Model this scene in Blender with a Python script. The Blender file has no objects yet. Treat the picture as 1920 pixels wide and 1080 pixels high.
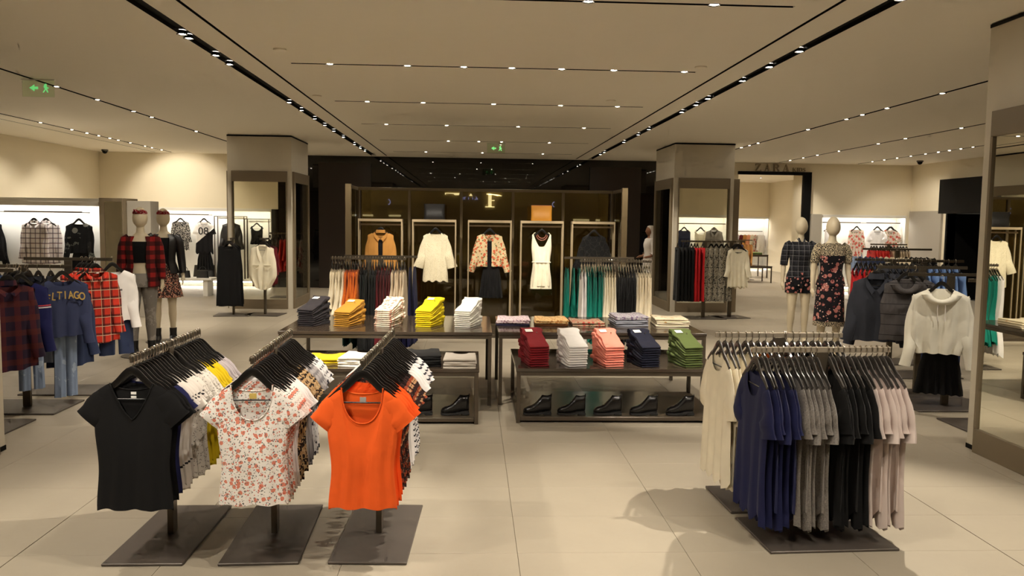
import bpy, bmesh, math, random
from mathutils import Vector, Matrix
R = random.Random(7)
PI = math.pi
sc = bpy.context.scene
COL = sc.collection

# ------------------------------------------------------------------ camera
YAW, PITCH, ROLL, FPX = .0478726765, .0812156216, .0133881501, 1553.2
fw = Vector((math.sin(YAW)*math.cos(PITCH), math.cos(YAW)*math.cos(PITCH), -math.sin(PITCH)))
r0 = Vector((math.cos(YAW), -math.sin(YAW), 0)); u0 = r0.cross(fw)
rr = math.cos(ROLL)*r0 + math.sin(ROLL)*u0; uu = -math.sin(ROLL)*r0 + math.cos(ROLL)*u0
cd = bpy.data.cameras.new('camera'); cam = bpy.data.objects.new('camera', cd); COL.objects.link(cam)
cd.sensor_width = 36; cd.lens = FPX/1920*36; cd.clip_end = 200
m = Matrix((rr, uu, -fw)).transposed().to_4x4(); m.translation = (0, 0, 1.75)
cam.matrix_world = m
sc.camera = cam

# ------------------------------------------------------------------ world, exposure
w = bpy.data.worlds.new('world'); sc.world = w; w.use_nodes = True
w.node_tree.nodes['Background'].inputs[0].default_value = (1, .85, .62, 1)
w.node_tree.nodes['Background'].inputs[1].default_value = .02
sc.view_settings.view_transform = 'Standard'; sc.view_settings.look = 'None'
sc.view_settings.gamma = 1; sc.view_settings.use_curve_mapping = False
sc.view_settings.exposure = 0.8
WARM = (1, .905, .755)
cy = sc.cycles; cy.max_bounces = 6; cy.diffuse_bounces = 4; cy.glossy_bounces = 3; cy.transparent_max_bounces = 8; cy.use_adaptive_sampling = True; cy.adaptive_threshold = .07; cy.adaptive_min_samples = 12
cy.caustics_reflective = False; cy.caustics_refractive = False; cy.sample_clamp_indirect = 6
SPOT_W = 62.0          # watts per ceiling spot
LED = 13.0             # niche strip emission
CEIL = 3.3

# ------------------------------------------------------------------ material helpers
MATS = {}
def S(v):  # sRGB 0-255 -> linear
    return tuple((c/255/12.92 if c/255 <= .04045 else ((c/255+.055)/1.055)**2.4) for c in v)
def base_mat(name):
    mt = bpy.data.materials.new(name); mt.use_nodes = True
    nt = mt.node_tree; b = nt.nodes['Principled BSDF']
    MATS[name] = mt
    return mt, nt, b
def N(nt, t, **kw):
    n = nt.nodes.new(t)
    for k, v in kw.items(): setattr(n, k, v)
    return n
def mth(nt, op, a, b=None, c=None):
    n = nt.nodes.new('ShaderNodeMath'); n.operation = op
    for i, v in enumerate((a, b, c)):
        if v is None: continue
        if isinstance(v, (int, float)): n.inputs[i].default_value = v
        else: nt.links.new(v, n.inputs[i])
    return n.outputs[0]
def mixc(nt, fac, a, b):
    n = nt.nodes.new('ShaderNodeMix'); n.data_type = 'RGBA'
    for i, v in ((0, fac), (6, a), (7, b)):
        if isinstance(v, (int, float)): n.inputs[i].default_value = v
        elif isinstance(v, tuple): n.inputs[i].default_value = (*v[:3], 1)
        else: nt.links.new(v, n.inputs[i])
    return n.outputs[2]
def coords(nt, scale=(1, 1, 1), off=(0, 0, 0), kind='Object'):
    tc = nt.nodes.new('ShaderNodeTexCoord'); mp = nt.nodes.new('ShaderNodeMapping')
    mp.inputs['Scale'].default_value = scale; mp.inputs['Location'].default_value = off
    nt.links.new(tc.outputs[kind], mp.inputs[0])
    return mp.outputs[0]
def noise(nt, vec, scale, detail=3, rough=.5):
    n = nt.nodes.new('ShaderNodeTexNoise'); n.inputs['Scale'].default_value = scale
    n.inputs['Detail'].default_value = detail; n.inputs['Roughness'].default_value = rough
    nt.links.new(vec, n.inputs['Vector']); return n.outputs[0]
def bump(nt, b, h, strength, dist):
    n = nt.nodes.new('ShaderNodeBump'); n.inputs['Strength'].default_value = strength
    n.inputs['Distance'].default_value = dist
    nt.links.new(h, n.inputs['Height']); nt.links.new(n.outputs[0], b.inputs['Normal'])

def plain(name, col, rough=.5, metal=0, var=.06, vs=6, bs=0, spec=.5):
    if name in MATS: return MATS[name]
    mt, nt, b = base_mat(name); col = S(col)
    v = coords(nt); f = noise(nt, v, vs, 4)
    c = mixc(nt, f, tuple(x*(1-var) for x in col), tuple(min(1, x*(1+var)) for x in col))
    nt.links.new(c, b.inputs['Base Color'])
    b.inputs['Roughness'].default_value = rough; b.inputs['Metallic'].default_value = metal
    b.inputs['Specular IOR Level'].default_value = spec
    if bs: bump(nt, b, noise(nt, v, vs*6, 5), bs, .004)
    return mt
def emit(name, col, strength):
    if name in MATS: return MATS[name]
    mt, nt, b = base_mat(name)
    b.inputs['Base Color'].default_value = (*col, 1)
    b.inputs['Emission Color'].default_value = (*col, 1); b.inputs['Emission Strength'].default_value = strength
    return mt
def mirror_mat(name, tint=(.86, .85, .76)):
    mt, nt, b = base_mat(name)
    v = coords(nt); f = noise(nt, v, 3, 2)
    c = mixc(nt, f, tint, tuple(min(1, x*1.03) for x in tint))
    nt.links.new(c, b.inputs['Base Color'])
    b.inputs['Metallic'].default_value = 1; b.inputs['Roughness'].default_value = .01
    return mt
def pane_mat(name, tint, refl=.06, rough=.02):
    mt, nt, b = base_mat(name)
    out = nt.nodes['Material Output']; nt.nodes.remove(b)
    tr = N(nt, 'ShaderNodeBsdfTransparent'); gl = N(nt, 'ShaderNodeBsdfGlossy'); mx = N(nt, 'ShaderNodeMixShader')
    v = coords(nt); f = noise(nt, v, 2, 2)
    c = mixc(nt, f, tint, tuple(min(1, x*1.04) for x in tint))
    nt.links.new(c, tr.inputs[0]); gl.inputs['Roughness'].default_value = rough
    fr = N(nt, 'ShaderNodeFresnel'); fr.inputs[0].default_value = 1.5
    k = mth(nt, 'ADD', mth(nt, 'MULTIPLY', fr.outputs[0], .8), refl-.03)
    nt.links.new(k, mx.inputs[0]); nt.links.new(tr.outputs[0], mx.inputs[1]); nt.links.new(gl.outputs[0], mx.inputs[2])
    nt.links.new(mx.outputs[0], out.inputs[0])
    return mt

def fab(name, col, layers=(), rough=.9, wr=.35, ws=9, knit=.12, sheen=.04, metal=0):
    """cloth: base colour, printed pattern layers in cloth coordinates, soft wrinkles and weave"""
    if name in MATS: return MATS[name]
    mt, nt, b = base_mat(name)
    o = coords(nt); base = S(col)
    sep = N(nt, 'ShaderNodeSeparateXYZ'); nt.links.new(o, sep.inputs[0])
    ax = {'x': sep.outputs[0], 'y': sep.outputs[1], 'z': sep.outputs[2]}
    f = noise(nt, o, 11, 1)
    c = mixc(nt, f, tuple(x*.9 for x in base), tuple(min(1, x*1.08) for x in base))
    for i, L in enumerate(layers):
        k = L[0]
        if k in ('spots', 'ring', 'edge', 'cells'):
            v = coords(nt, L[-1] if isinstance(L[-1], tuple) and len(L[-1]) == 3 and L[-1][0] < 5 else (1, 1, 1), (i*3.7, i*1.3, i*2.1))
            vo = N(nt, 'ShaderNodeTexVoronoi'); vo.inputs['Scale'].default_value = L[1]
            if k == 'edge': vo.feature = 'DISTANCE_TO_EDGE'
            ad = N(nt, 'ShaderNodeMix'); ad.data_type = 'VECTOR'; ad.inputs[0].default_value = .012
            nt.links.new(v, ad.inputs[4])
            cn = N(nt, 'ShaderNodeTexNoise'); cn.inputs['Scale'].default_value = L[1]*1.5; nt.links.new(v, cn.inputs[0])
            nt.links.new(cn.outputs[1], ad.inputs[5]); nt.links.new(ad.outputs[1], vo.inputs['Vector'])
            d = vo.outputs['Distance']
            if k == 'spots' or k == 'edge': fac = mth(nt, 'LESS_THAN', d, L[2])
            elif k == 'ring': fac = mth(nt, 'MULTIPLY', mth(nt, 'LESS_THAN', d, L[3]), mth(nt, 'GREATER_THAN', d, L[2]))
            cc = S(L[4] if k == 'ring' else L[3])
            c = mixc(nt, fac, c, cc)
        elif k == 'stripe':   # axis, period (m), duty, colour
            q = mth(nt, 'FRACT', mth(nt, 'MULTIPLY', mth(nt, 'ADD', ax[L[1]], 5.0), 1/L[2]))
            c = mixc(nt, mth(nt, 'MULTIPLY', mth(nt, 'LESS_THAN', q, L[3]), L[5] if len(L) > 5 else 1.0), c, S(L[4]))
        elif k == 'noise':    # scale, threshold, colour
            v = coords(nt, (1, 1, 1), (i*2.7, 0, i))
            c = mixc(nt, mth(nt, 'GREATER_THAN', noise(nt, v, L[1], 4, .6), L[2]), c, S(L[3]))
        elif k == 'below':    # printed area under a slanted line z < a*x+b
            c = mixc(nt, mth(nt, 'LESS_THAN', mth(nt, 'SUBTRACT', ax['z'], mth(nt, 'MULTIPLY', ax['x'], L[1])), L[2]), c, S(L[3]))
        elif k == 'band':     # axis lo hi colour
            c = mixc(nt, mth(nt, 'MULTIPLY', mth(nt, 'GREATER_THAN', ax[L[1]], L[2]), mth(nt, 'LESS_THAN', ax[L[1]], L[3])), c, S(L[4]))
    nt.links.new(c, b.inputs['Base Color'])
    b.inputs['Roughness'].default_value = rough; b.inputs['Specular IOR Level'].default_value = .25
    b.inputs['Sheen Weight'].default_value = sheen; b.inputs['Sheen Roughness'].default_value = .5
    v2 = coords(nt, (1, 1, .35))
    h = noise(nt, v2, ws, 1.5, .55)
    bump(nt, b, h, wr, .02)
    return mt

# ------------------------------------------------------------------ mesh helpers
class MB:
    def __init__(s): s.v = []; s.f = []
    def add(s, V, F):
        n = len(s.v); s.v += [tuple(p) for p in V]; s.f += [tuple(i+n for i in q) for q in F]; return s
    def box(s, x0, x1, y0, y1, z0, z1, c=0):
        if x1 < x0: x0, x1 = x1, x0
        if y1 < y0: y0, y1 = y1, y0
        if z1 < z0: z0, z1 = z1, z0
        c = min(c, (x1-x0)*.3, (y1-y0)*.3, (z1-z0)*.3)
        if c <= 0:
            V = [(x, y, z) for z in (z0, z1) for y in (y0, y1) for x in (x0, x1)]
            F = [(0, 2, 3, 1), (4, 5, 7, 6), (0, 1, 5, 4), (2, 6, 7, 3), (0, 4, 6, 2), (1, 3, 7, 5)]
            return s.add(V, F)
        V = []; ix = {}
        for a, x, xi in ((0, x0, c), (1, x1, -c)):
            for b_, y, yi in ((0, y0, c), (1, y1, -c)):
                for d, z, zi in ((0, z0, c), (1, z1, -c)):
                    ix[a, b_, d] = len(V)
                    V += [(x, y+yi, z+zi), (x+xi, y, z+zi), (x+xi, y+yi, z)]
        F = []
        for a in (0, 1):
            q = [ix[a, 0, 0], ix[a, 1, 0], ix[a, 1, 1], ix[a, 0, 1]]; F.append(q if a else q[::-1])
            q = [ix[0, a, 0]+1, ix[1, a, 0]+1, ix[1, a, 1]+1, ix[0, a, 1]+1]; F.append(q[::-1] if a else q)
            q = [ix[0, 0, a]+2, ix[1, 0, a]+2, ix[1, 1, a]+2, ix[0, 1, a]+2]; F.append(q if a else q[::-1])
        for a in (0, 1):
            for b_ in (0, 1):
                F.append([ix[a, b_, 0], ix[a, b_, 1], ix[a, b_, 1]+1, ix[a, b_, 0]+1])
                F.append([ix[a, 0, b_], ix[a, 1, b_], ix[a, 1, b_]+2, ix[a, 0, b_]+2])
                F.append([ix[0, a, b_]+1, ix[1, a, b_]+1, ix[1, a, b_]+2, ix[0, a, b_]+2])
                for d in (0, 1): F.append([ix[a, b_, d], ix[a, b_, d]+1, ix[a, b_, d]+2])
        return s.add(V, F)
    def loft(s, rings, cap=True, close=False):
        n = len(rings[0]); V = [p for r in rings for p in r]; F = []
        k = len(rings)
        for i in range(k if close else k-1):
            a = i*n; b_ = ((i+1) % k)*n
            for j in range(n): F.append((a+j, a+(j+1) % n, b_+(j+1) % n, b_+j))
        if cap and not close: F.append(tuple(range(n))[::-1]); F.append(tuple(range((k-1)*n, k*n)))
        return s.add(V, F)
    def tube(s, pts, r, n=8, cap=True, close=False, flat=1.0):
        pts = [Vector(p) for p in pts]; k = len(pts); rings = []
        ref = None
        for i, p in enumerate(pts):
            a = pts[i-1] if (i > 0 or close) else p; b_ = pts[(i+1) % k] if (i < k-1 or close) else p
            t = (b_-a).normalized()
            if ref is None:
                ref = Vector((0, 1, 0)) if abs(t.y) < .9 else Vector((1, 0, 0))
            e1 = (ref - t*ref.dot(t)).normalized(); e2 = t.cross(e1); ref = e1
            rad = r[i] if isinstance(r, (list, tuple)) else r
            rings.append([p + e1*(rad*flat*math.cos(2*PI*j/n)) + e2*(rad*math.sin(2*PI*j/n)) for j in range(n)])
        return s.loft(rings, cap, close)
    def cyl(s, p0, p1, r, n=12): return s.tube([p0, p1], r, n)
    def disc(s, c, r, n=16, z=0):
        return s.add([(c[0]+r*math.cos(2*PI*j/n), c[1]+r*math.sin(2*PI*j/n), c[2]) for j in range(n)], [tuple(range(n))])
    def mesh(s, name, mat, smooth=None, fix=True):
        me = bpy.data.meshes.new(name); me.from_pydata(s.v, [], s.f)
        if mat is not None: me.materials.append(mat)
        if fix:
            bm = bmesh.new(); bm.from_mesh(me); bmesh.ops.recalc_face_normals(bm, faces=bm.faces); bm.to_mesh(me); bm.free()
        if smooth is not None:
            me.polygons.foreach_set('use_smooth', [True]*len(me.polygons))
            if smooth < 179: me.set_sharp_from_angle(angle=math.radians(smooth))
        me.update(); return me
def ell(c, a, b, n=12, e1=(1, 0, 0), e2=(0, 1, 0)):
    c = Vector(c); e1 = Vector(e1); e2 = Vector(e2)
    return [c + e1*(a*math.cos(2*PI*j/n)) + e2*(b*math.sin(2*PI*j/n)) for j in range(n)]
def obj(name, me, parent=None, loc=(0, 0, 0), rz=0):
    o = bpy.data.objects.new(name, me); COL.objects.link(o)
    o.location = loc; o.rotation_euler = (0, 0, rz)
    if parent is not None: o.parent = parent
    return o
def build(mb, name, mat, parent=None, loc=(0, 0, 0), rz=0, smooth=None):
    return obj(name, mb.mesh(name, mat, smooth), parent, loc, rz)
def tag(o, label, cat, group=None):
    o['label'] = label; o['category'] = cat
    if group: o['group'] = group
    return o
def thing(name, label, cat, loc=(0, 0, 0), rz=0, group=None):
    return tag(obj(name, None, None, loc, rz), label, cat, group)
def struct(o): o['kind'] = 'structure'; return o
def box(x0, x1, y0, y1, z0, z1, c=0): return MB().box(x0, x1, y0, y1, z0, z1, c)
ORD = 'first second third fourth fifth sixth seventh eighth ninth tenth eleventh twelfth thirteenth fourteenth fifteenth sixteenth seventeenth eighteenth nineteenth twentieth'.split() + ['twenty-' + x for x in 'first second third fourth fifth sixth seventh eighth ninth'.split()]
def nth(i, end, label): return '%s from %s, %s' % (ORD[i], end, label)
def sm(x): x = max(0, min(1, x)); return x*x*(3-2*x)
def lerp(a, b, t): return a+(b-a)*t

# ------------------------------------------------------------------ common materials
m_ceil = plain('ceiling_paint', (246, 239, 224), .9, var=.01)
m_wall = plain('cream_wall_paint', (240, 229, 204), .9, var=.015)
m_col = plain('pale_grey_column', (205, 197, 180), .7, var=.02)
m_black = plain('black_slot', (9, 8, 7), .6, var=.1, spec=.15)
m_darkwall = plain('black_glossy_wall', (13, 11, 10), .025, var=.1, spec=.6)
m_brown = plain('brown_panel', (44, 35, 29), .35, var=.08)
m_taupe = plain('taupe_frame', (122, 108, 86), .45, var=.04)
m_cabinet = plain('cabinet_bronze', (104, 90, 66), .35, metal=.2, var=.05)
m_palebar = plain('pale_frame_metal', (176, 158, 128), .4, metal=.3, var=.05)
m_steel = plain('brushed_rack_steel', (92, 83, 70), .35, metal=.7, var=.08)
m_rail = plain('pale_rail_steel', (158, 146, 128), .4, metal=.5, var=.05)
m_plate = plain('dark_steel_plate', (86, 78, 72), .42, metal=.35, var=.12, vs=9)
m_table = plain('dark_bronze_table', (74, 64, 52), .3, metal=.2, var=.1)
m_tabletop = plain('glossy_dark_tabletop', (62, 52, 43), .12, var=.1, spec=.6)
m_white = plain('white_lacquer', (235, 232, 224), .5, var=.02)
m_chrome = plain('chrome', (215, 210, 200), .15, metal=1, var=.03)
m_hanger = plain('black_hanger_plastic', (20, 18, 17), .28, var=.1)
m_greyhang = plain('grey_hanger_plastic', (62, 58, 55), .25, var=.1)
m_panel = plain('grey_laminate', (170, 163, 150), .55, var=.03)
m_paper = plain('white_paper_tag', (238, 236, 230), .7, var=.02)
m_mirror = mirror_mat('mirror_silver')
m_pane = pane_mat('clear_pane', (.93, .92, .84), .05)
m_tint = pane_mat('bronze_tinted_pane', (.62, .57, .42), .07, .03)
m_led = emit('led_strip', (1, .97, .92), LED)
m_lens = emit('spot_lens', (1, .9, .74), 170)
def floor_mat(name, k):
    mt, nt, b = base_mat(name)
    tc = coords(nt)
    f1 = noise(nt, tc, 1.3, 5, .6); f2 = noise(nt, tc, 24, 4)
    c = mixc(nt, f1, tuple(x*k for x in S((148, 139, 124))), tuple(x*k for x in S((168, 158, 141))))
    c = mixc(nt, mth(nt, 'MULTIPLY', f2, .18), c, S((146, 132, 110)))
    nt.links.new(c, b.inputs['Base Color']); b.inputs['Roughness'].default_value = .42
    b.inputs['Specular IOR Level'].default_value = .35
    return mt
m_floor = floor_mat('beige_floor_tile', 1.0)
m_joint = plain('dark_joint', (118, 104, 82), .8)

# ================================================================== SETTING
X0, X1, Y0, Y1 = -9.2, 11.3, -5.0, 21.0
# ---- floor: screed, then tiles
fl = struct(build(box(X0-.2, X1+.2, Y0-.2, 34, -.08, -.006), 'floor', m_joint))
xs = [-2.33-.9*k for k in range(8, 0, -1)] + [-2.33, -1.55, -.65, .25, 1.15, 2.05, 2.87] + [2.87+.9*k for k in range(1, 11)]
ys = [-4.94+.54*k for k in range(0, 72)]
tiles = []
for i in range(len(xs)-1):
    for j in range(len(ys)-1):
        xa, xb, ya, yb = xs[i], xs[i+1], ys[j], ys[j+1]
        wide = .004 if abs(xs[i]+2.33) < .01 or abs(xs[i]-2.87) < .01 else .0012
        tiles.append((xa, xb, ya, yb, wide))
def in_view(t):
    cx, cy = (t[0]+t[1])/2, (t[2]+t[3])/2
    return cy > 3.4 and cy < 20.8 and abs(cx/cy-.048) < .66
seen = sorted([t for t in tiles if in_view(t)], key=lambda t: t[3])[:290]
ss = set(seen); rest = MB()
cache = {}
for t in seen:
    wd = round(t[1]-t[0], 4); key = (wd, t[4])
    if key not in cache: cache[key] = MB().box(t[4], wd-.001, .001, .539, -.006, 0, .0008).mesh('floor_tile', m_floor)
    obj('tile', cache[key], fl, (t[0], t[2], 0))
for t in tiles:
    if t not in ss: rest.box(t[0]+t[4], t[1]-.001, t[2]+.001, t[3]-.001, -.006, 0)
o = build(rest, 'tile_field', m_floor, fl); o['kind'] = 'stuff'

# ---- ceiling with recessed light slots
slots_y = [(-7.76, .02), (-7.35, .05), (-5.08, .05), (-2.46, .12), (-2.14, .03), (2.55, .03), (2.90, .11), (5.47, .05), (7.69, .05), (9.73, .05)]
slots_x = [3.3, 5.97, 8.6, 11.26, 13.88, 16.6, 19.35]
SX0, SX1 = -1.85, 2.28
cm = MB(); T = .12
def cbx(x0, x1, y0, y1): cm.box(x0, x1, y0, y1, CEIL, CEIL+T)
prev = X0-.2; YE = 20.8
edges = []
for x, wd in slots_y: edges.append((x-wd/2, x+wd/2))
for a, b in edges + [(X1+.2, None)]:
    if prev < 0 < a:   # centre field with cross slots
        py = Y0-.2
        for sy in slots_x:
            cbx(prev, a, py, sy-.022); cbx(prev, SX0, sy-.022, sy+.022); cbx(SX1, a, sy-.022, sy+.022); py = sy+.022
        cbx(prev, a, py, YE)
    else: cbx(prev, a, Y0-.2, YE)
    prev = b
cbx(X0-.2, X1+.2, YE, Y1+.6)
ce = struct(build(cm, 'ceiling', m_ceil))
n = 0
for x, wd in slots_y:
    n += 1
    struct(build(MB().box(x-wd/2, x+wd/2, Y0-.2, YE, CEIL+.035, CEIL+.06).box(x-wd/2, x-wd/2+.002, Y0-.2, YE, CEIL-.0005, CEIL+.035).box(x+wd/2-.002, x+wd/2, Y0-.2, YE, CEIL-.0005, CEIL+.035), 'trim_%d' % n, m_black))
for y in slots_x:
    n += 1
    struct(build(MB().box(SX0, SX1, y-.022, y+.022, CEIL+.035, CEIL+.06).box(SX0, SX1, y+.02, y+.022, CEIL-.0005, CEIL+.035).box(SX0, SX1, y-.022, y-.02, CEIL-.0005, CEIL+.035), 'trim_%d' % n, m_black))

# ---- walls
def wall(name, x0, x1, y0, y1, z0, z1, mat=None): return struct(build(box(x0, x1, y0, y1, z0, z1), name, mat or m_wall))
wall('wall_left', X0-.2, X0, Y0-.2, Y1+.6, 0, CEIL)
wall('wall_behind', X0, X1, Y0-.2, Y0, 0, CEIL)
rw = struct(build(MB().box(X1, X1+.2, Y0-.2, 15.6, 0, CEIL).box(X1, X1+.2, 15.6, 19.3, 2.2, CEIL).box(X1, X1+.2, 19.3, Y1+.6, 0, CEIL), 'wall_right', m_wall))
wall('wall_doorway_back', X1+.9, X1+1.0, 15.4, 19.5, 0, CEIL, m_darkwall)
struct(build(MB().box(X1-.25, X1+.02, 15.6, 19.3, 2.05, 2.85, .004).box(X1-.02, X1+.9, 19.3, 19.36, 0, 2.05).box(X1-.02, X1+.9, 15.54, 15.6, 0, 2.05), 'trim_30', m_black))
struct(build(MB().box(X1-.06, X1, 19.5, 20.95, 0, 2.12, .004), 'trim_31', m_panel))
# back wall: cream masonry above niches, black glossy centre, opening to the children's department
NA = (-8.15, -5.02); NB = (5.15, 6.58); NC = (8.95, 11.2); OP = (6.75, 8.42); NZ = 1.95; NZC = 2.0
bw = MB()
bw.box(X0, NA[0], Y1, Y1+.6, 0, CEIL); bw.box(NA[0], NA[1], Y1, Y1+.6, NZ, CEIL); bw.box(NA[1], -4.86, Y1, Y1+.6, NZ, CEIL)
bw.box(5.0, NB[0], Y1, Y1+.6, 0, CEIL); bw.box(NB[0], NB[1], Y1, Y1+.6, NZ, CEIL); bw.box(NB[1], OP[0], Y1, Y1+.6, 0, CEIL)
bw.box(OP[0], OP[1], Y1, Y1+.6, 3.04, CEIL); bw.box(OP[1], NC[0], Y1, Y1+.6, 0, CEIL); bw.box(NC[0], NC[1], Y1, Y1+.6, NZC, CEIL); bw.box(NC[1], X1, Y1, Y1+.6, 0, CEIL)
for a, b in (NA, NB, NC): bw.box(a, b, Y1+.5, Y1+.6, 0, NZC)
struct(build(bw, 'wall_back', m_wall))
struct(build(MB().box(-4.86, 5.0, Y1+.02, Y1+.5, 0, CEIL).box(-5.02, -4.86, Y1-.02, Y1+.5, 0, NZ), 'wall_back_dark', m_darkwall))
struct(build(MB().box(-3.85, -2.56, Y1-.05, Y1+.02, 0, 3.13, .004), 'trim_32', m_brown))
struct(build(MB().box(2.94, 4.24, Y1-.05, Y1+.02, 0, 3.13, .004), 'trim_33', m_brown))
struct(build(MB().box(8.5, 8.95, Y1-.05, Y1, 0, 2.02, .004), 'trim_34', m_panel))
# black portal of the children's department
struct(build(MB().box(OP[0]-.02, OP[1]+.2, Y1-.1, Y1+.03, 3.0, 3.08, .003).box(OP[1], OP[1]+.2, Y1-.1, Y1+.03, 0, 3.0, .003), 'door_1', m_black))
# children's department
KY = 31.0
struct(build(MB().box(4.6, 4.8, Y1+.6, KY, 0, CEIL).box(11.2, 11.4, Y1+.6, KY, 0, CEIL).box(4.6, 11.4, KY, KY+.2, 2.0, CEIL).box(4.6, 11.4, KY+.45, KY+.6, 0, 2.1), 'wall_children', m_wall))
struct(build(box(4.6, 11.4, Y1+.6, KY+.6, CEIL, CEIL+.1), 'ceiling_children', m_ceil))
# niche linings with light strips
def lining(nm, a, b, y, z, depth, label):
    t = thing('lit_wall_niche', label, 'wall niche', ((a+b)/2, y, 0)); h = (b-a)/2
    build(MB().box(-h, h, depth-.03, depth-.002, .05, z-.002), 'back_panel', m_white, t)
    build(MB().box(-h, -h+.03, .0, depth-.03, 0, z-.002, .002), 'side_panel', m_white, t)
    build(MB().box(h-.03, h, .0, depth-.03, 0, z-.002, .002), 'side_panel', m_white, t)
    build(MB().box(-h+.03, h-.03, .0, depth-.03, .14, .19, .003), 'base_shelf', m_white, t)
    build(MB().box(-h+.03, h-.03, -.015, .02, z-.06, z+.012, .003), 'pelmet', m_white, t)
    build(MB().box(-h+.05, h-.05, .04, .12, z-.03, z-.015), 'light_strip', m_led, t)
    build(MB().box(-h+.05, h-.05, .06, .12, .115, .13), 'light_strip', m_led, t)
    return t
lining('a', NA[0], NA[1], Y1, NZ, .5, 'long brightly lit white wall niche left of the columns with jersey top')
lining('b', NB[0], NB[1], Y1, NZ, .5, 'narrow lit white niche seen through the right column frame')
lining('c', NC[0], NC[1], Y1, NZC, .5, 'bright lit white niche on the back wall behind the floral dress mannequin')
lining('k', 6.2, 11.2, KY, 2.0, .45, 'distant lit white niche inside the kids department')

# ---- partition with niche at far left
PY = 14.5
struct(build(MB().box(X0, -6.32, PY+.42, PY+.5, 0, 2.03).box(X0, -6.32, PY, PY+.42, 1.96, 2.03), 'wall_partition', m_white))
lining('p', X0, -6.34, PY, 1.96, .42, 'lit white partition niche at far left holding checked shirts')
t = thing('end_pier', 'taupe end pier with narrow mirror and grey side panel behind the plaid mannequin', 'pier', (0, 0, 0))
build(MB().box(-6.32, -5.92, PY-.12, PY+.5, 0, 2.04, .004), 'body', m_taupe, t)
build(MB().box(-6.22, -5.94, PY-.132, PY-.12, .2, 1.98), 'mirror', m_mirror, t)
build(MB().box(-5.918, -5.52, PY+.02, PY+.4, 0, 2.0, .004), 'side_panel', m_panel, t)

# ---- columns
def near_column(x0, x1, y0, y1, face, label, n):
    struct(build(MB().box(x0, x1, y0, y1, 0, 3.27).box(x0+.02, x1-.02, y0+.02, y1-.02, 3.27, CEIL), 'wall_column_%d' % n, m_col))
    struct(build(MB().box(x0-.004, x1+.004, y0-.004, y1+.004, 3.265, 3.292), 'trim_4%d' % n, m_black))
    struct(build(MB().box(x0-.006, x1+.006, y0-.006, y1+.006, 0, .035), 'baseboard_%s' % ('near_left', 'near_right')[n-1], m_black))
    fx = x1 if face > 0 else x0; s = face
    t = thing('wall_mirror', label, 'mirror', (fx, 0, 0))
    ya, yb = y0+.14, y1-.14
    build(MB().box(0, .045*s, ya, yb, 2.43, 2.62, .003), 'top_rail', m_taupe, t)
    build(MB().box(0, .045*s, ya, yb, 0, .19, .003), 'bottom_rail', m_taupe, t)
    for a, b in ((ya, ya+.03), (yb-.03, yb)): build(MB().box(0, .045*s, a, b, .19, 2.43, .002), 'stile', m_taupe, t)
    build(MB().box(.003*s, .028*s, ya+.03, yb-.03, .19, 2.43), 'mirror_glass', m_mirror, t)
near_column(3.945, 5.1, 4.72, 6.3, -1, 'tall framed mirror on the near right column reflecting tables', 2)
near_column(-4.65, -3.465, 4.65, 6.22, 1, 'sliver of framed mirror on the column at the left edge', 1)
def far_column(x0, x1, y0, y1, side, n, names):
    mb = MB().box(x0, x1, y0, y1, 2.625, 3.27)
    for xa in (x0, x1-.095):
        for yb in (y0, y1-.095):
            if yb == y0 or (xa == x0) != (side > 0): mb.box(xa, xa+.095, yb, yb+.095, 0, 2.625)
    mb.box(x0+.02, x1-.02, y0+.02, y1-.02, 3.27, CEIL)
    struct(build(mb, 'wall_column_%d' % n, m_col))
    struct(build(MB().box(x0-.004, x1+.004, y0-.004, y1+.004, 3.268, 3.294), 'trim_4%d' % n, m_black))
    # front frame
    t = thing('column_frame', names[0], 'framed panel', ((x0+x1)/2, y0, 0)); h = (x1-x0)/2-.08
    build(MB().box(-h, h, -.04, 0, 2.42, 2.62, .003), 'top_rail', m_taupe, t)
    build(MB().box(-h, h, -.04, 0, 0, .185, .003), 'bottom_rail', m_taupe, t)
    for s in (-1, 1): build(MB().box(s*h, s*(h-.025), -.04, 0, .185, 2.42, .002), 'stile', m_taupe, t)
    build(MB().box(-h+.025, h-.025, -.022, -.016, .185, 2.42), 'pane', m_pane, t)
    xs_, s = (x1, 1) if side > 0 else (x0, -1)
    t = thing('column_frame', names[1], 'framed panel', (xs_, (y0+y1)/2, 0)); h = (y1-y0)/2-.06
    build(MB().box(0, s*.04, -h, h, 2.42, 2.62, .003), 'top_rail', m_taupe, t)
    build(MB().box(0, s*.04, -h, h, 0, .185, .003), 'bottom_rail', m_taupe, t)
    for q in (-1, 1): build(MB().box(0, s*.04, q*h, q*(h-.12), .185, 2.42, .002), 'stile', m_taupe, t)
    build(MB().box(s*.016, s*.022, -h+.12, h-.12, .185, 2.42), 'pane', m_pane, t)
    xo, s = (x0, -1) if side > 0 else (x1, 1)
    struct(build(MB().box(xo, xo+s*names[2], y0+.04, y0+.09, 0, 2.62, .003), 'trim_5%d' % n, m_taupe))
far_column(-4.65, -3.45, 16.02, 17.6, 1, 3, ['taupe framed panel on the front of the left column behind white blouse rack', 'narrow dark framed panel on the right side of the left column', .03])
far_column(3.9, 5.08, 16.06, 17.7, -1, 4, ['taupe framed panel on the front of the right column behind trouser rack', 'narrow dark framed panel on the left side of the right column', .13])

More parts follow.
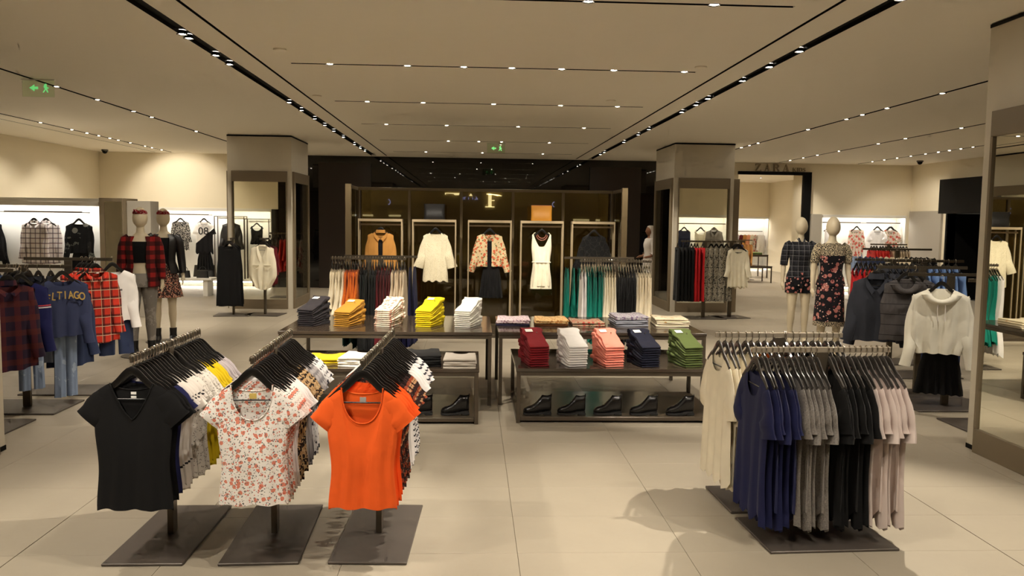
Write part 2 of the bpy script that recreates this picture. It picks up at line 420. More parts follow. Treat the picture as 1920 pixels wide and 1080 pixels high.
# ================================================================== CEILING SPOTLIGHTS
sp_ring = MB().loft([ell((0, 0, z), r, r, 14) for z, r in ((.03, .034), (.0, .048), (-.004, .046), (-.004, .04), (.006, .037))], cap=False).mesh('housing', m_black, 40)
sp_lens = MB().loft([ell((0, 0, .004-.012*math.sin(a)*.6), .031*math.cos(a)+.0005, .031*math.cos(a)+.0005, 14) for a in [PI/2*j/4 for j in range(5)]]).mesh('lens', m_lens, 80)
SPN = {}
def spot(x, y, tx=0, ty=0, watts=None, light=True, slot='', size=74, names=('in the ceiling slot',)):
    SPN[slot] = SPN.get(slot, -1)+1; lab = 'small round spotlight set in ' + slot
    if 'viewer' not in slot: lab = nth(SPN[slot], 'left' if 'cross slot' in slot else 'viewer', lab)
    t = thing('ceiling_spotlight', lab, 'spotlight', (x, y, CEIL+.001), 0, 'spotlights in ' + slot)
    obj('housing', sp_ring, t); obj('lens', sp_lens, t)
    if light:
        ld = bpy.data.lights.new('spot_light', 'SPOT'); ld.energy = watts or SPOT_W; ld.color = WARM
        ld.spot_size = math.radians(size); ld.spot_blend = .55; ld.shadow_soft_size = .025
        lo = bpy.data.objects.new('spot_light', ld); COL.objects.link(lo); lo.parent = t; lo.location = (0, 0, -.02)
        lo.rotation_euler = Vector((tx, ty, -3.0)).to_track_quat('-Z', 'Y').to_euler()
SL = {'L': 'the long left ceiling slot', 'R': 'the long right ceiling slot', 'T0': 'the nearest cross slot of the ceiling', 'T1': 'the second cross slot of the ceiling', 'T2': 'the third cross slot of the ceiling', 'T3': 'the fourth cross slot of the ceiling', 'T4': 'the fifth cross slot of the ceiling', 'T5': 'the farthest cross slot of the ceiling', 'LL1': 'the thin slot beside the left column', 'LL2': 'the outer left ceiling slot', 'RR1': 'the thin slot beside the right column', 'RR2': 'the outer right ceiling slot', 'RR3': 'the rightmost ceiling slot', 'B': 'the ceiling above the viewer'}
for y, tx, ty in ((7.36, -1.6, .4), (7.52, .4, .2), (8.28, -1.6, 1.6), (8.74, .8, .2), (11.5, -.6, .4), (12.3, -1.2, 2.0), (13.3, -1.3, 1.5), (14.2, -1, .8), (15.1, .5, .2), (16.2, -.6, .2), (17.7, 0, .4), (18.6, 0, .6), (19.4, .4, .4)): spot(-2.5, y, tx, ty, slot=SL['L'])
for y, tx, ty in ((7.48, 1.4, .4), (8.24, 1.6, 1.6), (9.06, 1.4, 1.6), (10.4, -.4, .2), (10.96, 1.2, .8), (11.7, -.8, .2), (13.9, 1.5, 1.2), (14.8, .8, .6), (16.2, .6, .2), (18.6, 0, .4), (19.2, -.6, .4)): spot(2.92, y, tx, ty, slot=SL['R'])
for y, xs_, k in ((5.97, (-1.2, -.3, .8, 1.7), 'T0'), (8.6, (-1.46, -.68, -.11, .38, .89, 1.43, 2.16), 'T1'), (11.26, (-1.42, -.68, .26, 1.16, 1.93), 'T2'), (13.88, (-1.44, -.45, .73, 1.83), 'T3'), (16.6, (-.5, .1, .55, 1.5), 'T4'), (19.35, (-1.1, .2, 1.6), 'T5')):
    for i, x in enumerate(xs_):
        if k == 'T0': spot(x, y, (.2, -1.4, -2.4, .5)[i], (2.0, 2.1, -1.3, 2.0)[i], (230, 230, 320, 250)[i], slot=SL[k], size=52)
        elif k == 'T1': spot(x, y, (0, .3, 0, 0, 0, .2, -.2)[i], (2.0, 1.7, -.6, 2.2, -.8, 1.7, 1.8)[i], (130, 130, 60, 90, 60, 130, 130)[i], slot=SL[k], size=52)
        elif k == 'T2': spot(x, y, (0, .1, 0, .1, -.1)[i], 1.95, 120, slot=SL[k], size=50)
        else: spot(x, y, 0, (-.5, .3)[i % 2], slot=SL[k], light=(k == 'T3' and i % 2 == 0))
for y in (10.5, 11.6, 12.8, 13.5, 15.6): spot(-5.08, y, -.6, .9, slot=SL['LL1'])
for i, y in enumerate((14.6, 15.7, 16.3, 16.8, 17.3, 17.7, 18.3, 19.1, 19.5, 20.1)): spot(-7.35, y, (-1.9, .4)[i % 4 == 0], (.3, 2.2)[i % 4 == 0] + (1.2 if y > 18.8 else 0), slot=SL['LL2'], light=i % 2 == 0, size=95)
for i, y in enumerate((9.6, 10.9, 11.6, 12.1, 13.5, 15.9, 16.4, 16.9)): spot(5.47, y, .4, .4, slot=SL['RR1'], light=i % 2 == 0)
for i, y in enumerate((12.9, 14.6, 15.6, 17.3, 18.4, 19.2, 20.0)): spot(7.69, y, .3, 1.6 if y > 17 else .4, slot=SL['RR2'], light=i % 2 == 0, size=95)
for i, y in enumerate((15.9, 16.3, 16.7, 17.1, 17.6, 18.2, 18.8, 19.4, 20.0)): spot(9.73, y, (1.6, .3)[i % 2], 1.6 if y > 17 else .3, slot=SL['RR3'], light=i % 3 == 0, size=95)
# the part of the shop behind and beside the viewer
for x, y, tx, ty, pw in ((-2.5, 5.3, 1.2, -.9, 110), (-2.5, 2.4, 1.0, 2.0, 120), (-2.5, 1.4, 1.6, 3.0, 90), (-2.5, 0, 0, .8, 40), (2.92, 5.7, -1.0, -1.2, 300), (2.92, 2.5, -.9, 2.2, 120), (2.92, 1.4, -.6, 3.2, 90), (2.92, 0, 0, .8, 40),
                         (-.6, 3.3, -.2, .8, 60), (.9, 3.3, 1.2, 1.5, 70), (.2, 3.3, -.9, 1.4, 70), (-5.08, 6.0, 1.2, 1.2, 90), (-5.08, 3.0, 0, 0, 40), (5.47, 6.2, -1.0, 1.6, 110), (5.47, 3.0, 0, 0, 40), (-2.5, -2.5, 0, 0, 35), (2.92, -2.5, 0, 0, 35)): spot(x, y, tx, ty, pw, slot=SL['B'])
for ki, (x, y) in enumerate(((7.2, 24), (8.6, 24), (10.4, 25.5), (8.0, 27), (9.6, 27.5), (9.0, 29), (7.6, 29.4))):
    t = thing('ceiling_spotlight', ORD[ki] + ' nearest bright little spotlight on the ceiling of the kids department', 'spotlight', (x, y, CEIL-.01), 0, 'kids department spotlights')
    obj('housing', sp_ring, t); obj('lens', sp_lens, t)
    ld = bpy.data.lights.new('spot_light', 'SPOT'); ld.energy = SPOT_W*1.6; ld.color = WARM; ld.spot_size = 1.9; ld.spot_blend = .5; ld.shadow_soft_size = .05
    lo = bpy.data.objects.new('spot_light', ld); COL.objects.link(lo); lo.parent = t; lo.location = (0, 0, -.02)

# ================================================================== GARMENT SHAPES
HZ = -.13      # neck point of a hung garment below the top of the rail
def garment(W=.2, nw=.1, nd=.11, bd=.025, sl=.05, L=.62, Wc=.2, Ww=.185, Wh=.205, arm=.17, t=.02, sleeve=None, fold=.010, nf=4, seed=0,
            nu=20, nv=16, hem=.004, vneck=False, openf=0, z0=HZ, collar=0, hood=False, tie=0, flare=0, round_hem=0):
    rn = random.Random(seed); mb = MB()
    p1, p2, p3 = (rn.uniform(0, 6.28) for _ in range(3)); sn = .42
    def top(s, front):
        a = abs(s); g = 1 if s >= 0 else -1
        if a <= sn:
            q = a/sn; d = nd if front else bd
            return g*nw*q, (-d*(1-q**1.35)**.9 if (front and vneck) else -d*math.sqrt(max(0, 1-q**2.3)))
        q = (a-sn)/(1-sn); return g*(nw+(W-nw)*q), -sl*q**1.25
    def prof(z):
        d = -z
        if d < sl: return W
        if d < sl+arm: return lerp(W, Wc, sm((d-sl)/arm))
        q = (d-sl-arm)/max(.01, L-sl-arm)
        return lerp(Wc, Ww, sm(q/.5)) if q < .5 else lerp(Ww, Wh, sm((q-.5)/.5)) + flare*max(0, q-.5)**1.5
    rows = [(j/nv)**1.05 for j in range(nv+1)]
    for front in (True, False):
        V = []; F = []
        for v in rows:
            for i in range(nu+1):
                s = -1+2*i/nu; x0, zt = top(s, front)
                zh = -L + hem*math.sin(nf*PI*s+p1) + (.006 if front else -.004) + round_hem*s*s
                z = zt+(zh-zt)*v; k = sm(v/.4); wv = prof(z)
                x = x0*(1-k)+s*wv*k
                th = t*(.45+.55*sm(v/.5))*(1 if abs(s) < sn else min(1, v*30))
                y = (-1 if front else 1)*th*math.sqrt(max(0, 1-s**4))
                A = fold*sm(v*1.1)
                y += A*math.sin(nf*PI*s+p1+v)+.45*A*math.sin(2.3*nf*PI*s+p2+2.2*v)+.25*A*math.sin(5*v+p3+3*s)
                V.append((x, y, z+z0))
        for j in range(nv):
            for i in range(nu):
                s = -1+2*(i+.5)/nu
                if front and openf and abs(s) < openf: continue
                a = j*(nu+1)+i; F.append((a, a+1, a+nu+2, a+nu+1))
        mb.add(V, F)
    if sleeve:
        ln, ang, h1, ty = sleeve; ang = math.radians(ang); n = 12; K = max(4, int(ln/.05)+3)
        for g in (-1, 1):
            c0 = Vector((g*(W-.035), 0, -(sl*.8+arm*.42))); rings = []
            for k in range(-1, K+1):
                q = max(0, k/K); aa = lerp(math.radians(76), ang, sm(q*1.6)); c = c0+Vector((g*math.sin(ang), 0, -math.cos(ang)))*ln*q
                if ln > .3: c += Vector((0, -.03*sm((q-.45)*2), 0)) + Vector((-g*.02*math.sin(q*PI), 0, 0))
                e1 = Vector((g*math.cos(aa), 0, math.sin(aa))); h = lerp(arm*.47, h1, sm(q*1.1))*(1+.05*math.sin(9*q+p2))
                if k == -1: h *= .55; c = c + Vector((-g*.03, 0, arm*.12))
                tt = lerp(.012, ty, sm(q*1.5))*(1+.22*math.sin(11*q+p1+g))
                rings.append([c + e1*(h*math.cos(2*PI*j/n)) + Vector((0, 1, 0))*(tt*math.sin(2*PI*j/n)+fold*.5*math.sin(7*q+p1)*q) + Vector((0, 0, z0)) for j in range(n)])
            mb.loft(rings, cap=False)
    if collar:
        for g in (-1, 1):
            P = [(g*nw*1.02, .008, 0), (g*nw*.9, -.02, -.03), (g*nw*.45, -.03, -nd*.75), (g*.008, -.034, -nd*1.02)]
            Q = [(g*nw*.7, .012, collar*.55), (g*nw*1.25, -.03, -.01), (g*nw*1.1, -.045, -nd*.75), (g*nw*.45, -.045, -nd*1.45)]
            mb.add([(a, b, c+z0) for a, b, c in P+Q], [(i, i+1, i+5, i+4) for i in range(3)])
        mb.loft([ell((0, .004, z0+zz), nw*kx, .03, 14) for zz, kx in ((-.012, 1.0), (collar*.6, .82))], cap=False)
    if hood:
        rings = []
        for k in range(9):
            a = PI*(.08+.84*k/8)
            c = Vector((nw*1.35*math.cos(a), -.03-.02*math.sin(a), z0-.02-.10*math.sin(a)))
            rings.append(ell(c, .045, .04, 9, (math.cos(a), 0, -.6*math.sin(a)), (0, 1, 0)))
        mb.loft(rings)
        mb.loft([ell((0, .05, z0+z), wx, wy, 14) for z, wx, wy in ((.0, nw*1.15, .05), (-.08, nw*1.5, .06), (-.2, nw*.8, .035), (-.26, .01, .01))])
    return mb
GM = {}
def gmesh(shape, mat, var=0):
    key = (shape, mat.name, var)
    if key not in GM:
        kw = dict(SHAPES[shape]); kw['seed'] = kw.get('seed', 0)+var*17+1; kw['L'] *= 1+(0, -.035, .03)[var]; kw['nf'] = kw.get('nf', 4)*(1, 1.25, .8)[var]
        if kw.get('sleeve'): kw['sleeve'] = (kw['sleeve'][0]*(1, .88, 1.15)[var],) + tuple(kw['sleeve'][1:])
        GM[key] = garment(**kw).mesh(shape, mat, 70, fix=False)
    return GM[key]
SHAPES = {
 'tee': dict(W=.17, nw=.1, nd=.175, bd=.035, sl=.05, L=.60, Wc=.17, Ww=.152, Wh=.168, arm=.15, t=.026, sleeve=(.11, 40, .06, .016), fold=.006, nf=2.6, nu=30, nv=24),
 'tee_v': dict(W=.185, nw=.102, nd=.178, bd=.035, sl=.05, L=.63, Wc=.188, Ww=.172, Wh=.188, arm=.15, t=.024, sleeve=(.11, 42, .062, .016), fold=.006, nf=2.6, nu=30, nv=24, vneck=True),
 'tee_slim': dict(W=.172, nw=.096, nd=.12, sl=.05, L=.6, Wc=.172, Ww=.155, Wh=.17, arm=.15, t=.017, sleeve=(.11, 40, .06, .014), fold=.008, nf=4, nu=18, nv=12),
 'tunic': dict(W=.21, nw=.1, nd=.14, sl=.085, L=.79, Wc=.215, Ww=.21, Wh=.22, arm=.18, t=.02, sleeve=(.19, 12, .08, .026), fold=.012, nf=3.4, hem=.035, nu=18, nv=14),
 'knit_long': dict(W=.21, nw=.1, nd=.11, sl=.08, L=.78, Wc=.22, Ww=.23, Wh=.24, arm=.18, t=.02, sleeve=(.24, 12, .08, .022), fold=.012, nf=4, hem=.03, nu=18, nv=14),
 'dress': dict(W=.17, nw=.1, nd=.12, sl=.05, L=1.0, Wc=.175, Ww=.15, Wh=.21, arm=.16, t=.02, fold=.014, nf=5, hem=.02, nu=16, nv=14),
 'shift': dict(W=.165, nw=.09, nd=.1, sl=.04, L=1.06, Wc=.19, Ww=.2, Wh=.215, arm=.17, t=.03, fold=.008, nf=3, hem=.003, nu=18, nv=14),
 'blouse': dict(W=.2, nw=.1, nd=.1, sl=.05, L=.72, Wc=.2, Ww=.19, Wh=.2, arm=.17, t=.02, sleeve=(.42, 8, .05, .022), fold=.014, nf=5, hem=.02, nu=16, nv=14),
 'frill_dress': dict(W=.15, nw=.1, nd=.14, sl=.04, L=.85, Wc=.155, Ww=.12, Wh=.19, arm=.15, t=.018, fold=.018, nf=7, hem=.014, nu=22, nv=14, flare=.05),
 'shirt': dict(W=.22, nw=.085, nd=.07, sl=.05, L=.72, Wc=.225, Ww=.22, Wh=.225, arm=.2, t=.024, sleeve=(.5, 5, .05, .03), fold=.010, nf=3, collar=.05, nu=18, nv=14, round_hem=.03),
 'sweatshirt': dict(W=.23, nw=.1, nd=.06, sl=.06, L=.52, Wc=.235, Ww=.23, Wh=.215, arm=.2, t=.03, sleeve=(.46, 3, .05, .034), fold=.011, nf=3.5, nu=20, nv=14),
 'hoodie': dict(W=.25, nw=.1, nd=.1, sl=.07, L=.62, Wc=.26, Ww=.27, Wh=.2, arm=.23, t=.04, sleeve=(.6, 7, .05, .04), fold=.015, nf=3.5, hood=True, nu=22, nv=18),
 'jacket': dict(W=.22, nw=.085, nd=.12, sl=.05, L=.66, Wc=.23, Ww=.22, Wh=.235, arm=.2, t=.04, sleeve=(.54, 9, .055, .04), fold=.010, nf=3, collar=.08, nu=18, nv=14),
 'vest': dict(W=.2, nw=.085, nd=.08, sl=.05, L=.62, Wc=.235, Ww=.22, Wh=.235, arm=.2, t=.05, fold=.006, nf=3, hood=True, nu=18, nv=18),
 'open_jacket': dict(W=.2, nw=.085, nd=.1, sl=.05, L=.52, Wc=.21, Ww=.2, Wh=.2, arm=.18, t=.04, sleeve=(.5, 15, .055, .035), fold=.008, nf=3, openf=.16, nu=24, nv=14),
 'open_shirt': dict(W=.2, nw=.085, nd=.1, sl=.05, L=.6, Wc=.21, Ww=.2, Wh=.2, arm=.18, t=.04, sleeve=(.5, 9, .055, .035), fold=.010, nf=3, openf=.2, collar=.06, nu=24, nv=14),
 'lace_tunic': dict(W=.19, nw=.09, nd=.05, sl=.05, L=.76, Wc=.19, Ww=.185, Wh=.2, arm=.18, t=.035, sleeve=(.44, 15, .075, .03), fold=.012, nf=3.5, hem=.014, nu=24, nv=18),
 'romper': dict(W=.15, nw=.13, nd=.24, bd=.2, sl=.01, L=.82, Wc=.165, Ww=.135, Wh=.17, arm=.12, t=.03, fold=.012, nf=4, vneck=True, nu=24, nv=18),
 'camisole': dict(W=.14, nw=.12, nd=.12, bd=.12, sl=.01, L=.46, Wc=.15, Ww=.14, Wh=.17, arm=.1, t=.025, fold=.01, nf=4, nu=18, nv=12),
 'skirt': dict(W=.14, nw=.08, nd=.006, bd=.004, sl=.003, L=.5, Wc=.16, Ww=.19, Wh=.22, arm=.1, t=.035, fold=.018, nf=6, nu=24, nv=12),
 'baggy_blouse': dict(W=.2, nw=.075, nd=.2, bd=.02, sl=.05, L=.78, Wc=.235, Ww=.25, Wh=.14, arm=.17, t=.04, fold=.014, nf=4, vneck=True, nu=24, nv=18, collar=.03, round_hem=.06),
}
def trousers(seed=0, L=.98, Ww=.17, Wl=.1, z0=-.13, fold=.012):
    rn = random.Random(seed); mb = MB(); n = 14; p = rn.uniform(0, 6)
    for g in (-1, 1):
        rings = []
        for k in range(13):
            q = k/12; cx = g*lerp(Ww*.5, Ww*.55, q); a = lerp(Ww*.52, Wl*.8, sm(q*1.3)); b = lerp(.022, .026, q)
            rings.append([(cx+a*math.cos(2*PI*j/n), b*math.sin(2*PI*j/n)+fold*sm(q*2)*math.sin(3*math.cos(2*PI*j/n)*2+p+g+2*q), z0-L*q) for j in range(n)])
        mb.loft(rings, cap=False)
    mb.loft([ell((0, 0, z0+z), Ww*1.03, .026, 18) for z in (.0, -.04)], cap=False)
    return mb

# hangers
def hanger_mesh(mat, wide=.2, cross=True):
    mb = MB(); rings = []
    K = 18
    for k in range(K+1):
        x = wide*(-1+2*k/K); q = abs(x)/wide
        z = -.068-.075*sm(q/.68)-.012*q if q < .68 else -.151-.045*(q-.68)/.32; h = lerp(.019, .011, q); th = lerp(.0065, .004, q)
        sl = -.13*.9*(1 if x > 0 else -1)/wide if q > .08 else 0
        nx, nz = -sl/math.hypot(1, sl), 1/math.hypot(1, sl)
        rings.append([(x+nx*h*cz*.6, th*cy, z+h*cz) for cz, cy in ((1, .5), (.5, 1), (-.5, 1), (-1, .5), (-1, -.5), (-.5, -1), (.5, -1), (1, -.5))])
    mb.loft(rings)
    if cross: mb.tube([(-wide*.97, 0, -.194), (-wide*.88, 0, -.208), (wide*.88, 0, -.208), (wide*.97, 0, -.194)], .004, 6)
    return mb.mesh('arms', mat, 60)
def hook_mesh():
    P = [(0, 0, -.075), (0, 0, -.058), (.002, 0, -.046), (.0105, 0, -.036), (.0105, 0, -.006), (.0085, 0, .002), (.004, 0, .0062), (0, 0, .007), (-.004, 0, .0062), (-.0085, 0, .002), (-.0105, 0, -.006), (-.0105, 0, -.018)]
    return MB().tube(P, .0028, 6).mesh('hook', m_chrome, 80)
HANG = {'black': hanger_mesh(m_hanger, .165), 'grey': hanger_mesh(m_greyhang, .185), 'chrome': hanger_mesh(m_chrome, .15, False), 'narrow': hanger_mesh(m_hanger, .15)}
HOOK = hook_mesh()
HN = [0]
def hang_hanger(x, y, z, rz, kind, label, group, hook=True):
    t = thing('clothes_hanger', label, 'hanger', (x, y, z), rz, group)
    obj('arms', HANG[kind], t)
    if hook: obj('hook', HOOK, t)
    HN[0] += 1
    return t
def rack(name_label, cx, cy, z, L, rz, plate=(.4, .86), post=.034, along='y', group=None, plate_rot=0, rail=None):
    """T-shaped garment stand: base plate, post and top rail; rail runs along local y"""
    t = thing('clothes_rack', name_label, 'clothes rack', (cx, cy, 0), rz, group)
    build(MB().box(-plate[0]/2, plate[0]/2, -plate[1]/2, plate[1]/2, 0, .014, .003), 'base_plate', m_plate, t, (0, 0, 0), plate_rot)
    build(MB().box(-.016, .016, -post, post, .014, z-.028, .002), 'post', m_steel, t)
    build(MB().box(-.0062, .0062, -L/2, L/2, z-.03, z, .0015), 'rail', rail or m_steel, t)
    return t
def fill(cx, cy, z, L, rz, items, rackname, hk='black', jitter=.05, start=None, gap=.03, face=0, hooks=True, pitch=None, swing=0, hangers=True):
    """hang rows of garments along a rail; items: (shape, material, count, name, label_first, label_rest, group, category)"""
    total = sum(i[2] for i in items)
    a = -L/2+.012; step = (L-.024)/max(1, total-1) if pitch is None else pitch
    k = 0; ca, sa = math.cos(rz), math.sin(rz); end = 'front' if abs(rz) < .5 else 'left'
    for it in items:
        shape, mat, cnt, nm, l1, l2, grp, cat = it
        for q in range(cnt):
            d = a+step*k; k += 1
            if abs(d) < gap: d += math.copysign(gap-abs(d), d) if abs(d) > 1e-6 else gap
            d += R.uniform(-.12, .12)*step
            px, py = cx-sa*d, cy+ca*d
            rot = rz+face+R.uniform(-jitter, jitter)+swing
            lab = l1 if q == 0 and l1 else (nth(q, end, l2) if cnt > 1 else l2)
            if hangers: hang_hanger(px, py, z, rot, hk, nth(k-1, end, HL(rackname, nm)), 'hangers on ' + rackname, hooks)
            me = TM(shape, mat, q) if callable(shape) else gmesh(shape, mat, q % 3)
            o = obj(nm, me, None, (px, py, z-.0 + R.uniform(-.004, .002)), rot); tag(o, lab, cat, grp)
TC = {}
def TM(fn, mat, q):
    key = (fn.__name__, mat.name, q % 2)
    if key not in TC: TC[key] = fn(seed=q % 2).mesh('trousers', mat, 70, fix=False)
    return TC[key]
def HL(rackname, nm): return 'hanger carrying a %s on %s' % (nm.replace('_', ' '), rackname)

# ------------------------------------------------------------------ cloth colours
f_black = fab('black_jersey', (13, 12, 13)); f_navy = fab('navy_jersey', (30, 32, 72)); f_white = fab('white_jersey', (232, 228, 226)); f_cream = fab('cream_knit', (226, 214, 188))
f_yellow = fab('yellow_jersey', (214, 186, 28)); f_greytee = fab('lilac_grey_jersey', (176, 166, 168)); f_orange = fab('orange_jersey', (240, 96, 32))
f_birds = fab('white_bird_print', (214, 206, 198), [('spots', 17, .22, (40, 38, 42), (1, 1, 2.2)), ('spots', 9, .16, (56, 54, 58), (.5, 1, 1))])
f_dots = fab('white_pin_dot', (216, 209, 200), [('spots', 95, .3, (140, 132, 126))])
f_coral = fab('coral_flower_print', (236, 230, 224), [('spots', 34, .36, (216, 132, 110)), ('spots', 60, .22, (196, 92, 74)), ('spots', 76, .27, (110, 108, 106)), ('spots', 64, .2, (160, 152, 136))])
f_leopard = fab('leopard_print', (186, 152, 108), [('edge', 42, .06, (206, 180, 140)), ('ring', 36, .27, .5, (40, 30, 26))])
f_greystripe = fab('grey_stripe', (170, 164, 164), [('stripe', 'x', .03, .4, (132, 128, 130))])
f_bw = fab('black_white_print', (226, 222, 222), [('spots', 46, .4, (60, 58, 66), (1, 1, .6))])
f_darkflor = fab('dark_autumn_print', (52, 34, 32), [('spots', 34, .42, (150, 70, 44)), ('spots', 40, .3, (196, 150, 110)), ('spots', 50, .25, (96, 88, 84))])
f_wstripe = fab('white_dash_stripe', (226, 222, 222), [('stripe', 'z', .034, .3, (44, 44, 54))])
f_pink = fab('pale_pink_knit', (196, 181, 174), wr=.5); f_grey = fab('grey_marl_knit', (122, 116, 110), [('noise', 120, .56, (104, 99, 95)), ('noise', 90, .62, (142, 135, 128))]); f_navyk = fab('navy_knit', (24, 28, 66)); f_blackk = fab('black_knit', (10, 9, 10))
f_creamk = fab('ivory_knit', (232, 222, 198)); f_amber = fab('amber_print', (200, 110, 30), [('spots', 30, .35, (70, 40, 25))])
f_rust = fab('rust_chiffon', (196, 98, 28)); f_burg = fab('burgundy_crepe', (98, 24, 30)); f_beige = fab('beige_crepe', (204, 186, 160)); f_teal = fab('teal_chiffon', (16, 120, 104)); f_red = fab('red_crepe', (196, 34, 38)); f_dteal = fab('dark_teal', (20, 56, 56))
f_redplaid = fab('red_plaid', (196, 52, 34), [('stripe', 'x', .09, .32, (60, 26, 24), .75), ('stripe', 'z', .09, .3, (52, 24, 22), .75), ('stripe', 'z', .09, .06, (220, 200, 170), .8), ('stripe', 'x', .09, .05, (214, 186, 150), .7)])
f_rbplaid = fab('red_black_buffalo', (150, 32, 30), [('stripe', 'x', .11, .5, (26, 16, 17), .7), ('stripe', 'z', .11, .5, (22, 13, 14), .75)])
f_wplaid = fab('white_grey_plaid', (222, 212, 206), [('stripe', 'x', .085, .22, (70, 62, 70), .7), ('stripe', 'z', .085, .22, (62, 54, 62), .75), ('stripe', 'z', .085, .06, (190, 120, 110), .5)])
f_bplaid = fab('charcoal_tartan', (44, 44, 50), [('stripe', 'x', .075, .5, (24, 24, 28), .6), ('stripe', 'z', .075, .5, (22, 22, 26), .6), ('stripe', 'x', .075, .05, (150, 150, 154), .7), ('stripe', 'z', .075, .05, (150, 150, 154), .7)])
f_dplaid = fab('navy_red_plaid', (40, 26, 48), [('stripe', 'x', .12, .4, (96, 34, 36), .5), ('stripe', 'z', .12, .4, (96, 42, 32), .5)])
f_denim = fab('washed_denim', (128, 144, 172), [('noise', 6, .6, (158, 172, 194))]); f_ddenim = fab('dark_denim', (44, 54, 84)); f_greyjean = fab('grey_jeans', (132, 126, 120), [('noise', 5, .55, (152, 146, 140))], wr=.5)
f_blue = fab('sky_blue_shirting', (112, 142, 190)); f_charcoal = fab('charcoal_wool', (44, 46, 54)); f_puffer = fab('grey_puffer', (70, 66, 66), [('stripe', 'z', .105, .07, (34, 32, 32))], wr=.8, ws=22)
f_snake = fab('snake_print', (150, 144, 130), [('noise', 34, .53, (52, 50, 48)), ('noise', 60, .58, (196, 190, 176))]); f_blush = fab('blush_print', (210, 190, 176), [('spots', 12, .4, (196, 96, 84)), ('spots', 16, .3, (150, 150, 120))])
f_camel = fab('camel_suede', (186, 132, 66)); f_lace = fab('ivory_lace', (224, 214, 186), [('edge', 60, .05, (196, 184, 152))]); f_satin = fab('ivory_satin', (238, 230, 206), rough=.4)
f_jflor = fab('jacket_flower_brocade', (206, 186, 146), [('spots', 20, .42, (196, 98, 66)), ('spots', 26, .3, (110, 104, 66)), ('spots', 34, .24, (226, 160, 120))])
f_leather = plain('black_leather', (20, 18, 18), .38, var=.2, bs=.3); f_bootl = plain('boot_leather', (16, 14, 14), .22, var=.2); f_sole = plain('black_rubber', (18, 16, 16), .7)
f_skirtfl = fab('brown_flower_print', (46, 30, 28), [('spots', 40, .4, (170, 110, 90)), ('spots', 55, .25, (220, 190, 160))])
f_dressfl = fab('black_rose_print', (22, 20, 26), [('spots', 13, .36, (176, 112, 104)), ('spots', 21, .2, (220, 176, 164)), ('spots', 16, .2, (96, 40, 46)), ('spots', 18, .14, (206, 150, 140))])
f_lacetop = fab('black_lace', (30, 28, 30), [('edge', 55, .1, (196, 180, 150)), ('spots', 40, .2, (24, 22, 24))])
f_shortsfl = fab('black_shorts_flowers', (20, 19, 24), [('spots', 16, .34, (190, 120, 112)), ('spots', 16, .16, (232, 200, 190))])
f_coralred = fab('coral_crepe', (222, 74, 70)); f_peach = fab('peach_jersey', (220, 150, 110)); f_bwdot = fab('black_white_spot', (30, 30, 30), [('spots', 60, .4, (222, 216, 206))])
m_skin = plain('mannequin_ivory', (214, 200, 172), .45, var=.02)

# ================================================================== FRONT T-SHIRT RACKS
RZ = 1.072
rack('left of the three T-shirt racks, black tee at its front', -1.64, 4.53, RZ, 1.0, 0)
rack('middle of the three T-shirt racks, coral flower tee at its front', -1.08, 4.53, RZ, 1.04, .035)
rack('right of the three T-shirt racks, orange tee at its front', -.505, 4.53, RZ, 1.16, -.035)
G1 = 'tees on the left T-shirt rack'; K1 = 'the left T-shirt rack'
fill(-1.64, 4.53, RZ, 1.0, 0, [
 ('tee_v', f_black, 1, 'tee_shirt', 'black V-neck T-shirt with two white neck labels, front of the left rack', '', G1, 't-shirt'),
 ('tee_slim', f_black, 3, 'tee_shirt', None, 'black T-shirt just behind the front black one', G1, 't-shirt'),
 ('tee_slim', f_navy, 1, 'tee_shirt', 'dark navy T-shirt between black and bird print tees', '', G1, 't-shirt'),
 ('tee_slim', f_birds, 5, 'tee_shirt', None, 'off-white T-shirt with dark bird marks', G1, 't-shirt'),
 ('tee_slim', f_dots, 6, 'tee_shirt', None, 'white pin-dotted T-shirt in the middle of the left rack', G1, 't-shirt'),
 ('tee_slim', f_yellow, 5, 'tee_shirt', None, 'bright yellow T-shirt near the back of the left rack', G1, 't-shirt'),
 ('tee_slim', f_greytee, 4, 'tee_shirt', None, 'pale lilac-grey T-shirt at the back of the left rack', G1, 't-shirt')], K1, pitch=None)
G2 = 'tees on the middle T-shirt rack'; K2 = 'the middle T-shirt rack'
fill(-1.08, 4.53, RZ, 1.04, .035, [
 ('tee', f_coral, 1, 'tee_shirt', 'white T-shirt with coral flowers, front of the middle rack', '', G2, 't-shirt'),
 ('tee_slim', f_coral, 4, 'tee_shirt', None, 'coral flower T-shirt behind the front coral flower one', G2, 't-shirt'),
 ('tee_slim', f_white, 3, 'tee_shirt', None, 'plain white T-shirt between coral flower and leopard tees', G2, 't-shirt'),
 ('tee_slim', f_leopard, 6, 'tee_shirt', None, 'leopard print T-shirt on the middle rack', G2, 't-shirt'),
 ('tee_slim', f_greystripe, 5, 'tee_shirt', None, 'grey striped T-shirt behind the leopard ones', G2, 't-shirt'),
 ('tee_slim', f_bw, 4, 'tee_shirt', None, 'black and white mottled T-shirt at the back of the middle rack', G2, 't-shirt')], K2)
G3 = 'tees on the right T-shirt rack'; K3 = 'the right T-shirt rack'
